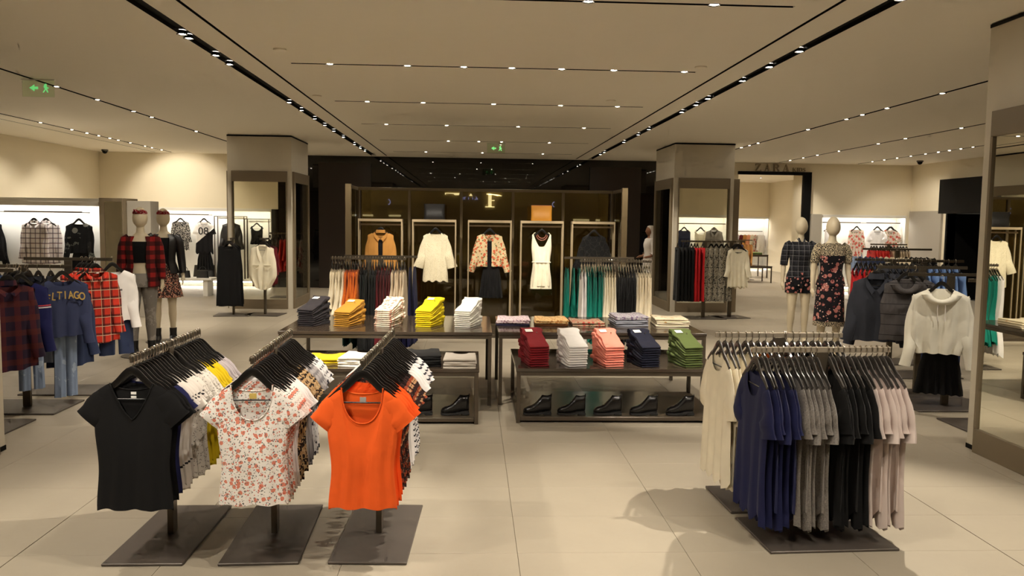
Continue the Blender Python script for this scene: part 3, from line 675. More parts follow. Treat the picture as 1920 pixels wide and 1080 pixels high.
fill(-.505, 4.53, RZ, 1.14, -.035, [
 ('tee', f_orange, 1, 'tee_shirt', 'orange scoop-neck T-shirt with grey label, front of the right rack', '', G3, 't-shirt'),
 ('tee_slim', f_orange, 4, 'tee_shirt', None, 'orange T-shirt behind the front orange one', G3, 't-shirt'),
 ('tee_slim', f_darkflor, 7, 'tee_shirt', None, 'dark autumn print T-shirt on the right rack', G3, 't-shirt'),
 ('tee_slim', f_white, 5, 'tee_shirt', None, 'white T-shirt behind the autumn print ones', G3, 't-shirt'),
 ('tee_slim', f_wstripe, 5, 'tee_shirt', None, 'white T-shirt with dark dashes at the back of the right rack', G3, 't-shirt')], K3)

# ================================================================== RIGHT FRONT RACKS (rails run across)
rack('near rack with navy, grey, black and pink tunics', 1.945, 4.48, RZ, .8, -PI/2+.045, (.52, .72), rail=m_rail)
rack('rack with ivory tunics just behind the navy tunics', 1.925, 5.07, RZ, .82, -PI/2+.03, (.5, .72), rail=m_rail)
G4 = 'long tunics on the near right rack'; K4 = 'the near right rack'
fill(1.945, 4.48, RZ, .79, -PI/2+.045, [
 ('tunic', f_navyk, 1, 'tunic', 'navy knit tunic at the left end of the near right rack', '', G4, 'tunic'),
 ('tunic', f_navyk, 5, 'tunic', None, 'navy knit tunic in the row behind the first navy one', G4, 'tunic'),
 ('tunic', f_grey, 6, 'tunic', None, 'grey marl knit tunic between navy and black tunics', G4, 'tunic'),
 ('tunic', f_blackk, 7, 'tunic', None, 'black knit tunic between grey and pink tunics', G4, 'tunic'),
 ('tunic', f_pink, 6, 'tunic', None, 'pale pink knit tunic at the right end of the near right rack', G4, 'tunic')], K4, hk='grey', gap=.035)
G5 = 'tunics on the second right rack'; K5 = 'the second right rack'
fill(1.925, 5.07, RZ, .8, -PI/2+.03, [
 ('knit_long', f_creamk, 7, 'tunic', None, 'ivory knit tunic left of the navy tunics', G5, 'tunic'),
 ('knit_long', f_amber, 4, 'tunic', None, 'amber print tunic mostly hidden behind navy tunics', G5, 'tunic'),
 ('knit_long', f_blackk, 8, 'tunic', None, 'black tunic mostly hidden behind the near right rack', G5, 'tunic')], K5, hk='grey', gap=.035)
# neck trims and labels on the front tees
fronts = {}
for o in COL.objects:
    if o.name.startswith('tee_shirt') and 'front of the' in o.get('label', '') and 'label' in o: fronts[o['label'].split()[0]] = o
def neck_label(o, z, w_, h, mat, y=.012):
    build(MB().box(-w_/2, w_/2, y-.0015, y, z-h/2, z+h/2), 'neck_label', mat, o)
def neck_trim(o, shape, mat):
    k_ = SHAPES[shape]; P = []
    for i in range(25):
        q = -1+2*i/24; a = abs(q); z = -k_['nd']*(1-a**1.35)**.9 if k_.get('vneck') else -k_['nd']*math.sqrt(max(0, 1-a**2.3))
        P.append((k_['nw']*q, -k_['t']*.45-.0015, z+HZ))
    for i in range(1, 16):
        q = 1-2*i/16; P.append((k_['nw']*q, k_['t']*.45, -k_['bd']*math.sqrt(max(0, 1-abs(q)**2.3))+HZ))
    build(MB().tube(P, .0035, 6, close=True), 'neckline_trim', mat, o, smooth=70)
neck_trim(fronts['black'], 'tee_v', f_black); neck_trim(fronts['orange'], 'tee', f_orange); neck_trim(fronts['white'], 'tee', f_coral)
neck_label(fronts['black'], HZ-.052, .026, .013, m_paper); neck_label(fronts['black'], HZ-.072, .026, .013, m_paper)
neck_label(fronts['orange'], HZ-.062, .03, .024, plain('grey_label', (170, 165, 160), .7))
neck_label(fronts['white'], HZ-.06, .034, .026, plain('gold_label', (206, 178, 96), .5))

# ================================================================== TABLES
def table(name, label, x0, x1, y0, y1, z, shelf=False):
    t = thing(name, label, 'table', ((x0+x1)/2, (y0+y1)/2, 0)); a, b = (x1-x0)/2, (y1-y0)/2; lg = .034
    build(MB().box(-a, a, -b, b, z-.03, z, .003), 'tabletop', m_tabletop, t)
    build(MB().box(-a+.01, a-.01, -b+.01, -b+.04, z-.065, z-.03, .002), 'apron', m_table, t)
    build(MB().box(-a+.01, a-.01, b-.04, b-.01, z-.065, z-.03, .002), 'apron', m_table, t)
    for sx in (-1, 1):
        build(MB().box(sx*(a-.01), sx*(a-.04), -b+.04, b-.04, z-.065, z-.03, .002), 'apron', m_table, t)
        for sy in (-1, 1): build(MB().box(sx*(a-.005), sx*(a-.005-lg), sy*(b-.005), sy*(b-.005-lg), 0, z-.03, .002), 'leg', m_table, t)
    if shelf:
        build(MB().box(-a+.04, a-.04, -b+.006, b-.006, .02, .055, .003), 'shelf', m_table, t)
        for sx in (-1, 1): build(MB().box(sx*(a-.006), sx*(a-.04), -b+.04, b-.04, 0, .05, .002), 'rail', m_table, t)
    return t
table('display_table', 'tall dark table with yellow and mustard trouser stacks', -1.8, .19, 7.72, 9.05, .70)
table('display_table', 'tall dark table with folded printed tops', .25, 2.24, 7.75, 9.05, .70)
table('display_table', 'low dark table with boots below the folded white tops', -1.75, .065, 7.0, 7.98, .48, True)
table('display_table', 'low dark table with burgundy to olive jeans stacks and boots below', .385, 2.2, 7.05, 8.15, .48, True)

def folded_jeans(L=.34, W=.175, tf=.0175, tb=.030, seed=0):
    """folded trousers: neat fold at the front edge, thicker rumpled waist at the back"""
    rn = random.Random(seed); mb = MB(); rings = []; n = 9
    for k in range(n+1):
        q = k/n; y = L*q; th = lerp(tf, tb, sm((q-.35)*1.6)); hw = W/2*(1+.05*math.sin(q*5+seed)+(.10*sm((q-.5)*2)))
        wob = rn.uniform(-.011, .011)*(q > .4); r = th*.48
        if k == 0: y, r2, hw = 0.004, r*.55, hw-.004
        else: r2 = r
        z = th/2*lerp(1, 1, q)
        ring = []
        for cx, cz in ((-1, -.35), (-.97, -.95), (-.5, -1), (.5, -1), (.97, -.95), (1, -.35), (1, .35), (.97, .92), (.5, 1), (-.5, 1), (-.97, .92), (-1, .35)):
            ring.append((cx*hw+wob, y, z+cz*r2*(1+(rn.uniform(-.3, .3) if q > .45 else 0))))
        rings.append(ring)
    mb.loft(rings); return mb
JM = {}
def jeans_stack(x, y, z, rz, mat, colname, n=9, where='', tagit=True, tf=.0185, tb=.031, L=.33, W=.175, kind='jeans'):
    for i in range(n):
        key = (mat.name, i % 3, W)
        if key not in JM: JM[key] = folded_jeans(L, W, tf-.0028, tb-.002, i % 3).mesh('folded_'+kind, mat, 60)
        top = i == n-1
        o = obj('folded_'+kind, JM[key], None, (x+R.uniform(-.006, .006), y+R.uniform(-.005, .005), z+tf*i), 0)
        o.rotation_euler = (math.atan((tb-tf)*i/L), 0, rz+R.uniform(-.04, .04))
        tag(o, ('top of the %s folded %s stack %s' % (colname, kind, where)) if top else nth(i, 'bottom', '%s folded %s in the stack %s' % (colname, kind, where)), kind, '%s folded %s %s' % (colname, kind, where))
        if top and tagit:
            tg = build(MB().box(-.036, .03, L-.085, L-.035, 0, .0015), 'price_tag', m_paper, o, (-.03 if rz > 0 else -.025, 0, tb+.001))
            tg['label'] = 'white paper price tag'
            build(MB().loft([ell((.03, L-.1, zz), .007, .007, 8) for zz in (tb-.002, tb+.002)]), 'button', m_chrome, o)
f_j = {'burgundy': fab('burgundy_denim', (132, 26, 34)), 'white': fab('white_denim', (234, 230, 228)), 'salmon pink': fab('salmon_denim', (236, 142, 124)), 'dark navy': fab('navy_denim', (26, 28, 46)), 'olive green': fab('olive_denim', (92, 106, 58)),
       'charcoal': fab('charcoal_denim', (44, 40, 44)), 'mustard': fab('mustard_denim', (178, 128, 44)), 'flower printed': fab('flower_denim', (226, 212, 192), [('spots', 26, .36, (190, 130, 110)), ('spots', 34, .3, (150, 146, 120))]), 'yellow': fab('yellow_denim', (224, 200, 22)), 'pure white': fab('pure_white_denim', (240, 238, 228))}
for cx, c in ((.595, 'burgundy'), (.93, 'white'), (1.255, 'salmon pink'), (1.575, 'dark navy'), (1.955, 'olive green')):
    jeans_stack(cx, 7.13, .48, .22, f_j[c], c, 9, 'on the low right table', c != 'white', tf=.0205, tb=.0355)
for cx, c, n_ in ((-1.62, 'charcoal', 9), (-1.27, 'mustard', 8), (-.875, 'flower printed', 9), (-.48, 'yellow', 9), (-.1, 'pure white', 9)):
    jeans_stack(cx, 8.06, .70, -.34, f_j[c], c, n_, 'on the tall left table', c in ('charcoal', 'mustard', 'yellow'), W=.17)

def folded_top(W=.33, D=.38, t=.02, notch=.07, seed=0):
    """folded T-shirt, shoulders at the back with a scooped neckline"""
    rn = random.Random(seed); nx = 14; mb = MB(); rings = []
    for k in range(7):
        q = k/6; ring = []; ins = (0, .004, .006, .006, .004, 0)[min(k, 5)]
        pts = []
        for i in range(nx+1):                     # front edge
            s = -1+2*i/nx; pts.append((s*(W/2)*(1-.0), -D/2+.004*math.sin(5*s+seed)))
        for i in range(nx+1):                     # back edge with the neck
            s = 1-2*i/nx; d = notch*max(0, 1-(s/.55)**2)**.5 if abs(s) < .55 else -.006*(1-abs(s)); pts.append((s*(W/2)*.96, D/2-d))
        zz = t*q; inset = .010*abs(2*q-1)**3
        for x, y in pts:
            L_ = math.hypot(x, y); ring.append((x*(1-inset/max(.1, L_)), y*(1-inset/max(.1, L_)), zz+.004*math.sin(9*x+7*y+seed)*(q > .1)))
        rings.append(ring)
    mb.loft(rings); return mb
FT = {}
def top_stack(x, y, z, rz, mats, name, n, where, t=.021, W=.335):
    for i in range(n):
        mat = mats[1] if (i < n-2 and len(mats) > 1) else mats[0]; key = (mat.name, i % 2, W)
        if key not in FT: FT[key] = folded_top(W, .38, t-.0012, seed=i % 2*3).mesh('folded_shirt', mat, 50)
        o = obj('folded_shirt', FT[key], None, (x+R.uniform(-.006, .006), y+R.uniform(-.006, .006), z+t*i), rz+R.uniform(-.03, .03))
        tag(o, ('topmost %s folded top %s' % (name, where)) if i == n-1 else nth(i, 'bottom', '%s folded top %s' % (name, where)), 'folded top', '%s folded tops %s' % (name, where))
fp1 = fab('pale_pink_print', (222, 202, 206), [('spots', 40, .35, (150, 110, 130)), ('spots', 30, .25, (176, 150, 170))]); fp1b = fab('navy_fold', (48, 44, 72))
fp2 = fab('ochre_print', (222, 186, 130), [('spots', 44, .4, (176, 116, 60))]); fp2b = fab('brown_fold', (120, 74, 36))
fp3 = fab('coral_leaf_print', (176, 150, 124), [('spots', 30, .4, (176, 70, 60)), ('spots', 34, .3, (90, 90, 60))]); fp3b = fab('rust_fold', (130, 60, 52))
fp4 = fab('lilac_front_print', (176, 172, 178), [('spots', 46, .4, (110, 90, 120)), ('spots', 40, .2, (206, 190, 180))]); fp4b = fab('blue_grey_fold', (146, 148, 160))
fp5 = fab('ivory_gold_print', (230, 218, 190), [('spots', 13, .2, (190, 140, 70))]); fp5b = fab('ivory_fold', (226, 214, 190))
for x, mm, nm, n_ in ((.42, (fp1, fp1b), 'pale pink printed', 3), (.8, (fp2, fp2b), 'ochre printed', 3), (1.17, (fp3, fp3b), 'coral leaf printed', 2), (1.6, (fp4, fp4b), 'lilac grey printed', 5), (2.03, (fp5, fp5b), 'ivory gold printed', 4)):
    top_stack(x, 8.40, .70, R.uniform(-.06, .06), mm, nm, n_, 'on the tall right table')
fw1 = fab('white_motif', (228, 222, 210), [('noise', 22, .58, (196, 190, 180))]); fg1 = fab('heather_grey', (168, 160, 150))
top_stack(-1.28, 7.42, .48, .1, (f_yellow,), 'yellow', 2, 'on the low left table')
top_stack(-.96, 7.25, .48, -.1, (fw1,), 'white printed', 4, 'on the low left table')
top_stack(-.44, 7.27, .48, .05, (f_black,), 'black', 5, 'on the low left table')
top_stack(-.10, 7.2, .48, 0, (fg1,), 'heather grey', 4, 'on the low left table', W=.28)

# ------------------------------------------------------------------ boots
def boot_parts():
    up = MB(); rings = []
    #  x from toe (0) to heel (.25): half width, bottom, top
    P = [(.0, .012, .014, .03), (.012, .03, .008, .045), (.035, .04, .006, .058), (.07, .044, .006, .068), (.1, .042, .007, .085), (.125, .038, .01, .112), (.15, .035, .014, .142), (.165, .034, .018, .163), (.19, .034, .022, .158), (.215, .034, .024, .158), (.234, .03, .026, .162), (.245, .018, .03, .164)]
    for x, hw, zb, zt in P:
        c = (zb+zt)/2; h = (zt-zb)/2
        rings.append([(-x+.125, hw*math.copysign(abs(math.cos(a))**.75, math.cos(a)), c+h*math.copysign(abs(math.sin(a))**.6, math.sin(a))+.012) for a in [2*PI*j/14 for j in range(14)]])
    up.loft(rings)
    up.box(-.124, -.116, -.008, .008, .16, .185, .002)
    so = MB(); r2 = []
    for z in (.0+.004, .02):
        r2.append([(-x+.125, s*hw*1.04, z+.016*sm((x-.13)/.08)*(1 if z > .01 else 1)) for x, hw in [(p[0]-.002, p[1]) for p in P] for s in (1,)] + [(-p[0]+.125, -p[1]*1.04, z+.016*sm((p[0]-.13)/.08)) for p in P[::-1]])
    so.loft(r2)
    he = MB().box(-.122, -.055, -.033, .033, 0, .022, .004)
    return up.mesh('upper', f_bootl, 60), so.mesh('sole', f_sole), he.mesh('heel', f_sole)
BU, BS, BH = boot_parts()
def boot(x, y, z, rz, label, group=None, s=1.0):
    t = thing('ankle_boot', label, 'boot', (x, y, z), rz, group); t.scale = (s, s, s)
    obj('upper', BU, t); obj('sole', BS, t); obj('heel', BH, t); return t
for i, (x, wd) in enumerate(((.58, 'leftmost'), (.88, 'second from left'), (1.2, 'middle'), (1.52, 'fourth from left'), (1.845, 'rightmost'))):
    boot(x, 7.14, .056, PI, '%s black ankle boot under the burgundy and pink jeans' % wd, 'boots on the low right table').rotation_euler.z = PI+R.uniform(-.04, .04)
for x, l in ((-.14, 'black ankle boot under the grey folded tops'), (-.46, 'black ankle boot under the black folded tops'), (-.8, 'black ankle boot half hidden by the orange tee'), (-1.1, 'black ankle boot hidden between the front racks')):
    boot(x, 7.13, .056, PI+R.uniform(-.04, .04), l, 'boots on the low left table')

# ================================================================== MIDDLE RACKS BEHIND THE TABLES
MZ = 1.29
rack('rack of cream to burgundy dresses behind the tall left table', -1.245, 10.0, MZ, .9, -PI/2, (.5, .8))
rack('second rack hidden behind the rust and burgundy dresses', -1.16, 10.55, MZ+.0, .92, -PI/2, (.5, .8))
G6 = 'dresses on the middle left rack'
fill(-1.245, 10.0, MZ, .88, -PI/2, [
 ('blouse', f_cream, 5, 'blouse', None, 'cream chiffon blouse at the left of the middle left rack', G6, 'blouse'),
 ('blouse', f_rust, 5, 'blouse', None, 'rust orange chiffon blouse next to the cream ones', G6, 'blouse'),
 ('dress', f_blackk, 6, 'dress', None, 'black dress between rust blouses and burgundy dresses', G6, 'dress'),
 ('dress', f_burg, 5, 'dress', None, 'burgundy dress right of the black dresses', G6, 'dress'),
 ('blouse', f_beige, 5, 'blouse', None, 'beige blouse at the right end of the middle left rack', G6, 'blouse')], 'the middle left rack', gap=.02)
fill(-1.16, 10.55, MZ, .88, -PI/2, [
 ('dress', f_dteal, 5, 'dress', None, 'dark teal dress whose hem shows under the tall left table', G6+' rear', 'dress'),
 ('dress', f_red, 5, 'dress', None, 'red dress whose hem shows under the tall left table', G6+' rear', 'dress'),
 ('dress', f_navy, 5, 'dress', None, 'navy dress on the rear middle rack', G6+' rear', 'dress')], 'the rear middle left rack', gap=.02, hangers=False)
rack('rack of teal, white and black frilled dresses behind the tall right table', 1.74, 10.0, MZ, .88, -PI/2, (.5, .8))
rack('second rack hidden behind the teal dresses', 1.62, 10.55, MZ+.01, .9, -PI/2, (.5, .8))
G7 = 'dresses on the middle right rack'
fill(1.74, 10.0, MZ, .86, -PI/2, [
 ('dress', f_white, 2, 'dress', None, 'plain white dress at the left end of the middle right rack', G7, 'dress'),
 ('frill_dress', f_teal, 6, 'dress', None, 'teal frilled dress on the middle right rack', G7, 'dress'),
 ('frill_dress', f_creamk, 5, 'dress', None, 'ivory frilled dress between teal and black ones', G7, 'dress'),
 ('frill_dress', f_blackk, 7, 'dress', None, 'black frilled dress right of the ivory ones', G7, 'dress'),
 ('frill_dress', f_cream, 6, 'dress', None, 'cream frilled dress at the right end of the middle right rack', G7, 'dress')], 'the middle right rack', hk='chrome', gap=.02)
fill(1.62, 10.55, MZ+.01, .86, -PI/2, [
 ('frill_dress', f_teal, 6, 'dress', None, 'teal dress on the rear rack behind the teal row', G7+' rear', 'dress'),
 ('frill_dress', f_blackk, 5, 'dress', None, 'black dress on the rear middle right rack', G7+' rear', 'dress')], 'the rear middle right rack', hk='chrome', gap=.02, hangers=False)

# ================================================================== DISPLAY CABINET
cx0, cx1, cy0, cy1, cz = -1.86, 2.28, 12.2, 13.42, 2.25
t = thing('display_cabinet', 'large bronze glass display cabinet with five bays of outfits', 'cabinet', ((cx0+cx1)/2, (cy0+cy1)/2, 0))
hx, hy = (cx1-cx0)/2, (cy1-cy0)/2
for s in (-1, 1):
    build(MB().box(s*hx, s*(hx-.085), -hy, -hy+.06, 0, cz, .003), 'post', m_cabinet, t)
    build(MB().box(s*hx, s*(hx-.05), hy-.05, hy, 0, cz, .003), 'post', m_cabinet, t)
    build(MB().box(s*(hx-.01), s*(hx-.022), -hy+.06, hy-.05, .06, cz-.05), 'side_pane', m_tint, t)
    build(MB().box(s*hx, s*(hx-.03), -hy+.06, hy-.05, cz-.05, cz, .002), 'side_rail', m_cabinet, t)
build(MB().box(-hx+.05, hx-.05, hy-.05, hy, cz-.045, cz, .003), 'top_rail', m_cabinet, t)
build(MB().box(-hx+.05, hx-.05, hy-.05, hy, 0, .07, .003), 'bottom_rail', m_cabinet, t)
build(MB().box(-hx+.085, hx-.085, -hy+.06, hy-.06, 0, .05, .003), 'floor_board', m_table, t)
bx = [-hx+.05] + [x-(cx0+cx1)/2 for x in (-1.02, -.19, .64, 1.45)] + [hx-.05]
for x in bx[1:-1]: build(MB().box(x-.022, x+.022, hy-.05, hy, .07, cz-.045, .003), 'mullion', m_cabinet, t)
for a, b in zip(bx[:-1], bx[1:]): build(MB().box(a+.02, b-.02, hy-.03, hy-.022, .07, cz-.045), 'back_pane', m_tint, t)
# inner hanging frames
FY = 12.9
frames = [(-1.77, -1.09), (-.94, -.26), (-.08, .6), (.74, 1.41), (1.54, 2.22)]
for i, (a, b) in enumerate(frames):
    nm = ('camel shirt', 'ivory lace tunic', 'flowered jacket', 'ivory playsuit', 'black lace top')[i]
    t = thing('garment_stand', 'pale metal frame in the cabinet holding the %s' % nm, 'hanging frame', ((a+b)/2, FY, .05)); h = (b-a)/2
    build(MB().box(-h, h, -.02, .14, 1.66, 1.7, .002), 'top_board', m_palebar, t)
    for s in (-1, 1): build(MB().box(s*h, s*(h-.02), -.02, 0, 0, 1.66, .001), 'upright', m_palebar, t); build(MB().box(s*h, s*(h-.02), .12, .14, 0, 1.66, .001), 'upright', m_palebar, t)
    build(MB().box(-h+.02, h-.02, .05, .07, 1.6, 1.625, .001), 'hanging_bar', m_palebar, t)
def cab(i): return (frames[i][0]+frames[i][1])/2
CZ = 1.675
def hangone(nm, shape, mat, x, y, z, rz, label, cat, hk='black', hooks=True, where='in the cabinet', group=None, hanger=True):
    if hanger: hang_hanger(x, y, z, rz, hk, 'hanger holding the ' + ' '.join(label.split()[:5]) + ' ' + where, None, hooks)
    o = obj(nm, gmesh(shape, mat, 0), None, (x, y, z), rz); return tag(o, label, cat, group)
hangone('camisole', 'camisole', f_black, cab(0)+.02, FY+.075, CZ, 0, 'black camisole under the camel shirt in the cabinet', 'top', hanger=False)
hangone('shirt', 'open_shirt', f_camel, cab(0), FY+.06, CZ, 0, 'camel suede open shirt in the leftmost cabinet bay', 'shirt')
hangone('tunic', 'lace_tunic', f_lace, cab(1)+.02, FY+.06, CZ, 0, 'ivory lace tunic with long sleeves in the cabinet', 'tunic')
hangone('camisole', 'camisole', f_black, cab(2)+.01, FY+.075, CZ, 0, 'black top under the flowered jacket in the cabinet', 'top', hanger=False)
hangone('jacket', 'open_jacket', f_jflor, cab(2), FY+.06, CZ, 0, 'flowered brocade jacket in the middle cabinet bay', 'jacket')
o = hangone('skirt', 'skirt', f_black, cab(2)+.03, FY+.07, CZ-.42, 0, 'long black pencil skirt below the flowered jacket', 'skirt', hanger=False); o.scale = (.85, 1, 1.15)
ps = hangone('playsuit', 'romper', f_satin, cab(3), FY+.06, CZ, 0, 'ivory V-neck playsuit with straps in the cabinet', 'playsuit')
hangone('top', 'lace_tunic', fab('sheer_black_lace', (16, 15, 15), [('edge', 14, .03, (38, 36, 34))]), cab(4)+.02, FY+.06, CZ, 0, 'black strappy lace top in the rightmost cabinet bay', 'top')
build(MB().tube([(.142*math.cos(a), .036*math.sin(a), CZ*0+HZ-.44) for a in [2*PI*j/24 for j in range(24)]], .011, 6, close=True), 'waistband', f_satin, ps, smooth=60)
for s_ in (-1, 1): build(MB().tube([(s_*.135, 0, HZ-.02), (s_*.12, -.012, HZ+.015), (s_*.1, -.004, HZ+.02)], .006, 6), 'strap', f_satin, ps)
for s_ in (-1, 1): build(MB().loft([ell((s_*.085, 0, HZ+z), a_, .03, 16) for z, a_ in ((-.74, .08), (-.82, .084), (-.86, .086))], cap=False), 'shorts_leg', f_satin, ps, smooth=60)
nk = MB()
for k, (r_, dz) in enumerate(((.065, 0), (.085, -.012))):
    nk.tube([(r_*math.cos(a), -.03-.008*math.sin(-a), CZ-.13+dz+r_*1.0*math.sin(a)) for a in [PI*(1.02+.96*j/12) for j in range(13)]], .006, 6)
m_copper = plain('rose_beads', (176, 112, 96), .35, metal=.4)
tag(build(nk, 'necklace', m_copper, None, (cab(3), FY+.04, .0)), 'rose coloured double necklace above the ivory playsuit', 'necklace')
# bags on top of the frames
def clutch(x, mat, label, lean=.0):
    t = thing('clutch_bag', label, 'bag', (x, FY+.05, 1.751), 0); rings = []
    for k in range(9):
        q = k/8; z = .235*q; hw = .165*(1-.03*math.sin(PI*q)); th = .028*(1-q*.75)+.004
        rings.append([(hw*math.copysign(abs(math.cos(a))**.35, math.cos(a)), th*math.copysign(abs(math.sin(a))**.8, math.sin(a))*(1+.15*math.sin(7*q)), z) for a in [2*PI*j/20 for j in range(20)]])
    build(MB().loft(rings), 'body', mat, t, smooth=60)
    build(MB().box(-.16, .16, -.006, .006, .234, .242, .002), 'zip', m_copper if 'tan' in label else m_leatherz, t)
m_leatherz = plain('dark_zip', (40, 38, 36), .4, metal=.5)
clutch(-.6, f_leather, 'black leather clutch bag on top of the cabinet frame'); clutch(1.065, plain('tan_leather', (188, 128, 40), .4, var=.12), 'tan leather pouch on top of the cabinet frame')
# lit lettering of a shop seen through the cabinet glass
m_sgn = emit('sign_white', (1, .96, .8), 1.3); m_blu = emit('sign_blue', (.25, .3, 1), .7)
t = thing('illuminated_lettering', 'lit white and blue letter fragments seen through the cabinet glass', 'sign', (0, 13.9, 0))
build(MB().box(-1.85, 2.27, .02, .06, 0, 2.24, .003), 'backing_board', plain('olive_board', (150, 134, 96), .6), t)
def poly(mb, pts, y0=-.012, y1=.012):
    n_ = len(pts); mb.add([(x, y, z) for y in (y0, y1) for x, z in pts], [tuple(range(n_)), tuple(range(n_, 2*n_))[::-1]]+[(i, (i+1) % n_, n_+(i+1) % n_, n_+i) for i in range(n_)])
    return mb
fF = MB(); X_ = .27; poly(fF, [(X_-.02, 1.98), (X_+.035, 1.98), (X_+.035, 2.19), (X_-.02, 2.19)]); poly(fF, [(X_-.07, 1.965), (X_+.085, 1.965), (X_+.085, 1.982), (X_-.07, 1.982)]); poly(fF, [(X_-.05, 2.175), (X_+.2, 2.165), (X_+.2, 2.15), (X_+.14, 2.155), (X_+.12, 2.18), (X_-.05, 2.195)]); poly(fF, [(X_+.035, 2.075), (X_+.085, 2.07), (X_+.085, 2.09), (X_+.035, 2.085)])
build(fF, 'letter', m_sgn, t)
b1 = MB(); poly(b1, [(-.47, 2.165), (-.46, 2.165), (-.455, 2.185), (-.33, 2.18), (-.31, 2.16), (-.24, 2.16), (-.23, 2.195), (-.47, 2.195)]); build(b1, 'letter', m_sgn, t)
b2 = MB(); poly(b2, [(-.07, 2.15), (-.015, 2.15), (-.04, 2.19)]); build(b2, 'letter', m_sgn, t)
for k, pts in enumerate(([(-.175, 2.09), (-.165, 2.09), (-.165, 2.13), (-.175, 2.13)], [(-.15, 2.09), (-.14, 2.09), (-.135, 2.12), (-.12, 2.135), (-.15, 2.13)], [(-.085, 2.09), (-.075, 2.09), (-.075, 2.13), (-.085, 2.13)], [(-.015, 2.09), (-.005, 2.09), (-.005, 2.13), (-.015, 2.13)], [(.015, 2.09), (.08, 2.09), (.055, 2.135), (.04, 2.135), (.05, 2.105), (.03, 2.1)])):
    build(poly(MB(), pts), 'letter', m_blu, t)
for x_, sg in ((-1.41, 1), (1.36, -1)):
    build(MB().tube([(x_+sg*(.035*math.cos(a)), 0, 2.03+.04*math.sin(a)) for a in [-PI*.5+PI*j/8 for j in range(9)]], .007, 5), 'letter', m_blu, t)
for x0_, x1_, z_ in ((-1.83, -1.66, 1.79), (-1.4, -1.2, 1.79), (1.68, 1.95, 1.76), (2.06, 2.13, 1.76)): build(MB().box(x0_, x1_, -.01, .01, z_, z_+.03), 'letter', emit('sign_dim', (.75, .72, .6), .5), t)
# lit shop front far behind the glass

# ================================================================== SMALL RACKS AT THE COLUMNS
def single(nm, shape, mat, x, y, z, rz, label, cat, n=1, dy=.05, rest=None, group=None, hk='black', fn=None):
    for i in range(n):
        xx, yy = x-math.sin(rz)*dy*i, y+math.cos(rz)*dy*i
        hang_hanger(xx, yy, z, rz+R.uniform(-.05, .05), hk, ('hanger with the %s' % ' '.join(label.split()[:9])) if i == 0 else nth(i, 'front', 'hanger with the %s' % ' '.join(rest.split()[:9])), group and 'hangers of ' + group)
        me = TM(fn, mat, i) if fn else gmesh(shape, mat, i % 3)
        tag(obj(nm, me, None, (xx, yy, z), rz+R.uniform(-.05, .05)), label if i == 0 else (nth(i, 'front', rest) if n > 2 else rest), cat, group)
CZ2 = 1.38
rack('small rack with black sleeveless dresses by the left column', -4.26, 14.95, CZ2, .5, .1, (.62, .5))
rack('small rack with the ivory draped blouse by the left column', -3.72, 15.02, CZ2, .5, -.1, (.62, .5))
single('dress', 'shift', f_black, -4.28, 14.74, CZ2, .12, 'black sleeveless dress at the front of its rack by the left column', 'dress', 4, .1, 'black dress behind the front black dress by the left column', 'black dresses by the left column', hk='narrow')
single('blouse', 'baggy_blouse', f_satin, -3.70, 14.78, CZ2, -.05, 'ivory draped blouse with two pockets in front of the left column', 'blouse')
bb = [o for o in COL.objects if o.name.startswith('blouse') and 'draped' in o.get('label', '')][0]
for s_ in (-1, 1):
    pk = build(MB().loft([[(s_*.1+.06*math.cos(a)*k, -.062-.012*(1-abs(math.cos(a))), HZ-.36-.05*math.sin(a)*k+dz) for a in [PI*j/8 for j in range(9)]] for k, dz in ((1, 0), (.8, .012))], cap=False), 'pocket', f_satin, bb, smooth=60)
    build(MB().box(s_*.1-.06, s_*.1+.06, -.07, -.062, HZ-.35, HZ-.325, .003), 'flap', f_satin, pk)
single('blouse', 'blouse', f_burg, -3.72, 14.95, CZ2, -.05, 'dark red blouse behind the ivory draped blouse', 'blouse', 2, .16, 'second dark red blouse behind the ivory draped blouse')
rack('rack behind the left column seen through its frame', -4.05, 18.4, 1.42, .8, -PI/2, (.5, .7))
fill(-4.05, 18.4, 1.42, .8, -PI/2, [('blouse', f_bwdot, 3, 'blouse', None, 'black spotted blouse behind the left column', 'blouses behind the left column', 'blouse'),
 ('blouse', f_coralred, 3, 'blouse', None, 'coral red blouse behind the left column', 'blouses behind the left column', 'blouse'),
 ('blouse', f_blush, 4, 'blouse', None, 'beige flowered blouse behind the left column', 'blouses behind the left column', 'blouse')], 'the rack behind the left column')
rack('rack of trousers in front of the right column', 4.26, 15.05, 1.43, .9, -PI/2, (.5, .75))
rack('rack of ivory blouses right of the trouser rack', 4.8, 15.2, 1.43, .55, -PI/2+.2, (.5, .62))
fill(4.18, 15.05, 1.43, .86, -PI/2, [(trousers, f_black, 5, 'trousers', None, 'black trousers on the rack at the right column', 'trousers at the right column', 'trousers'),
 (trousers, f_red, 3, 'trousers', None, 'red trousers on the rack at the right column', 'trousers at the right column', 'trousers')], 'the trouser rack', pitch=.06)
for i in range(4):
    x = 4.36+.095*i
    tag(obj('trousers', TM(trousers, f_snake, i), None, (x, 15.0, 1.43), .5), nth(i, 'left', 'snake print trousers hanging in front of the right column'), 'trousers', 'snake print trousers at the right column')
    hang_hanger(x, 15.0, 1.43, .5, 'narrow', nth(i, 'left', 'hanger with snake print trousers at the right column'), 'hangers of the snake print trousers')
single('blouse', 'blouse', f_satin, 4.86, 14.98, 1.43, .1, 'ivory satin blouse at the right edge of the right column', 'blouse', 3, .06, 'ivory blouse just behind the first by the right column', 'ivory blouses by the right column')

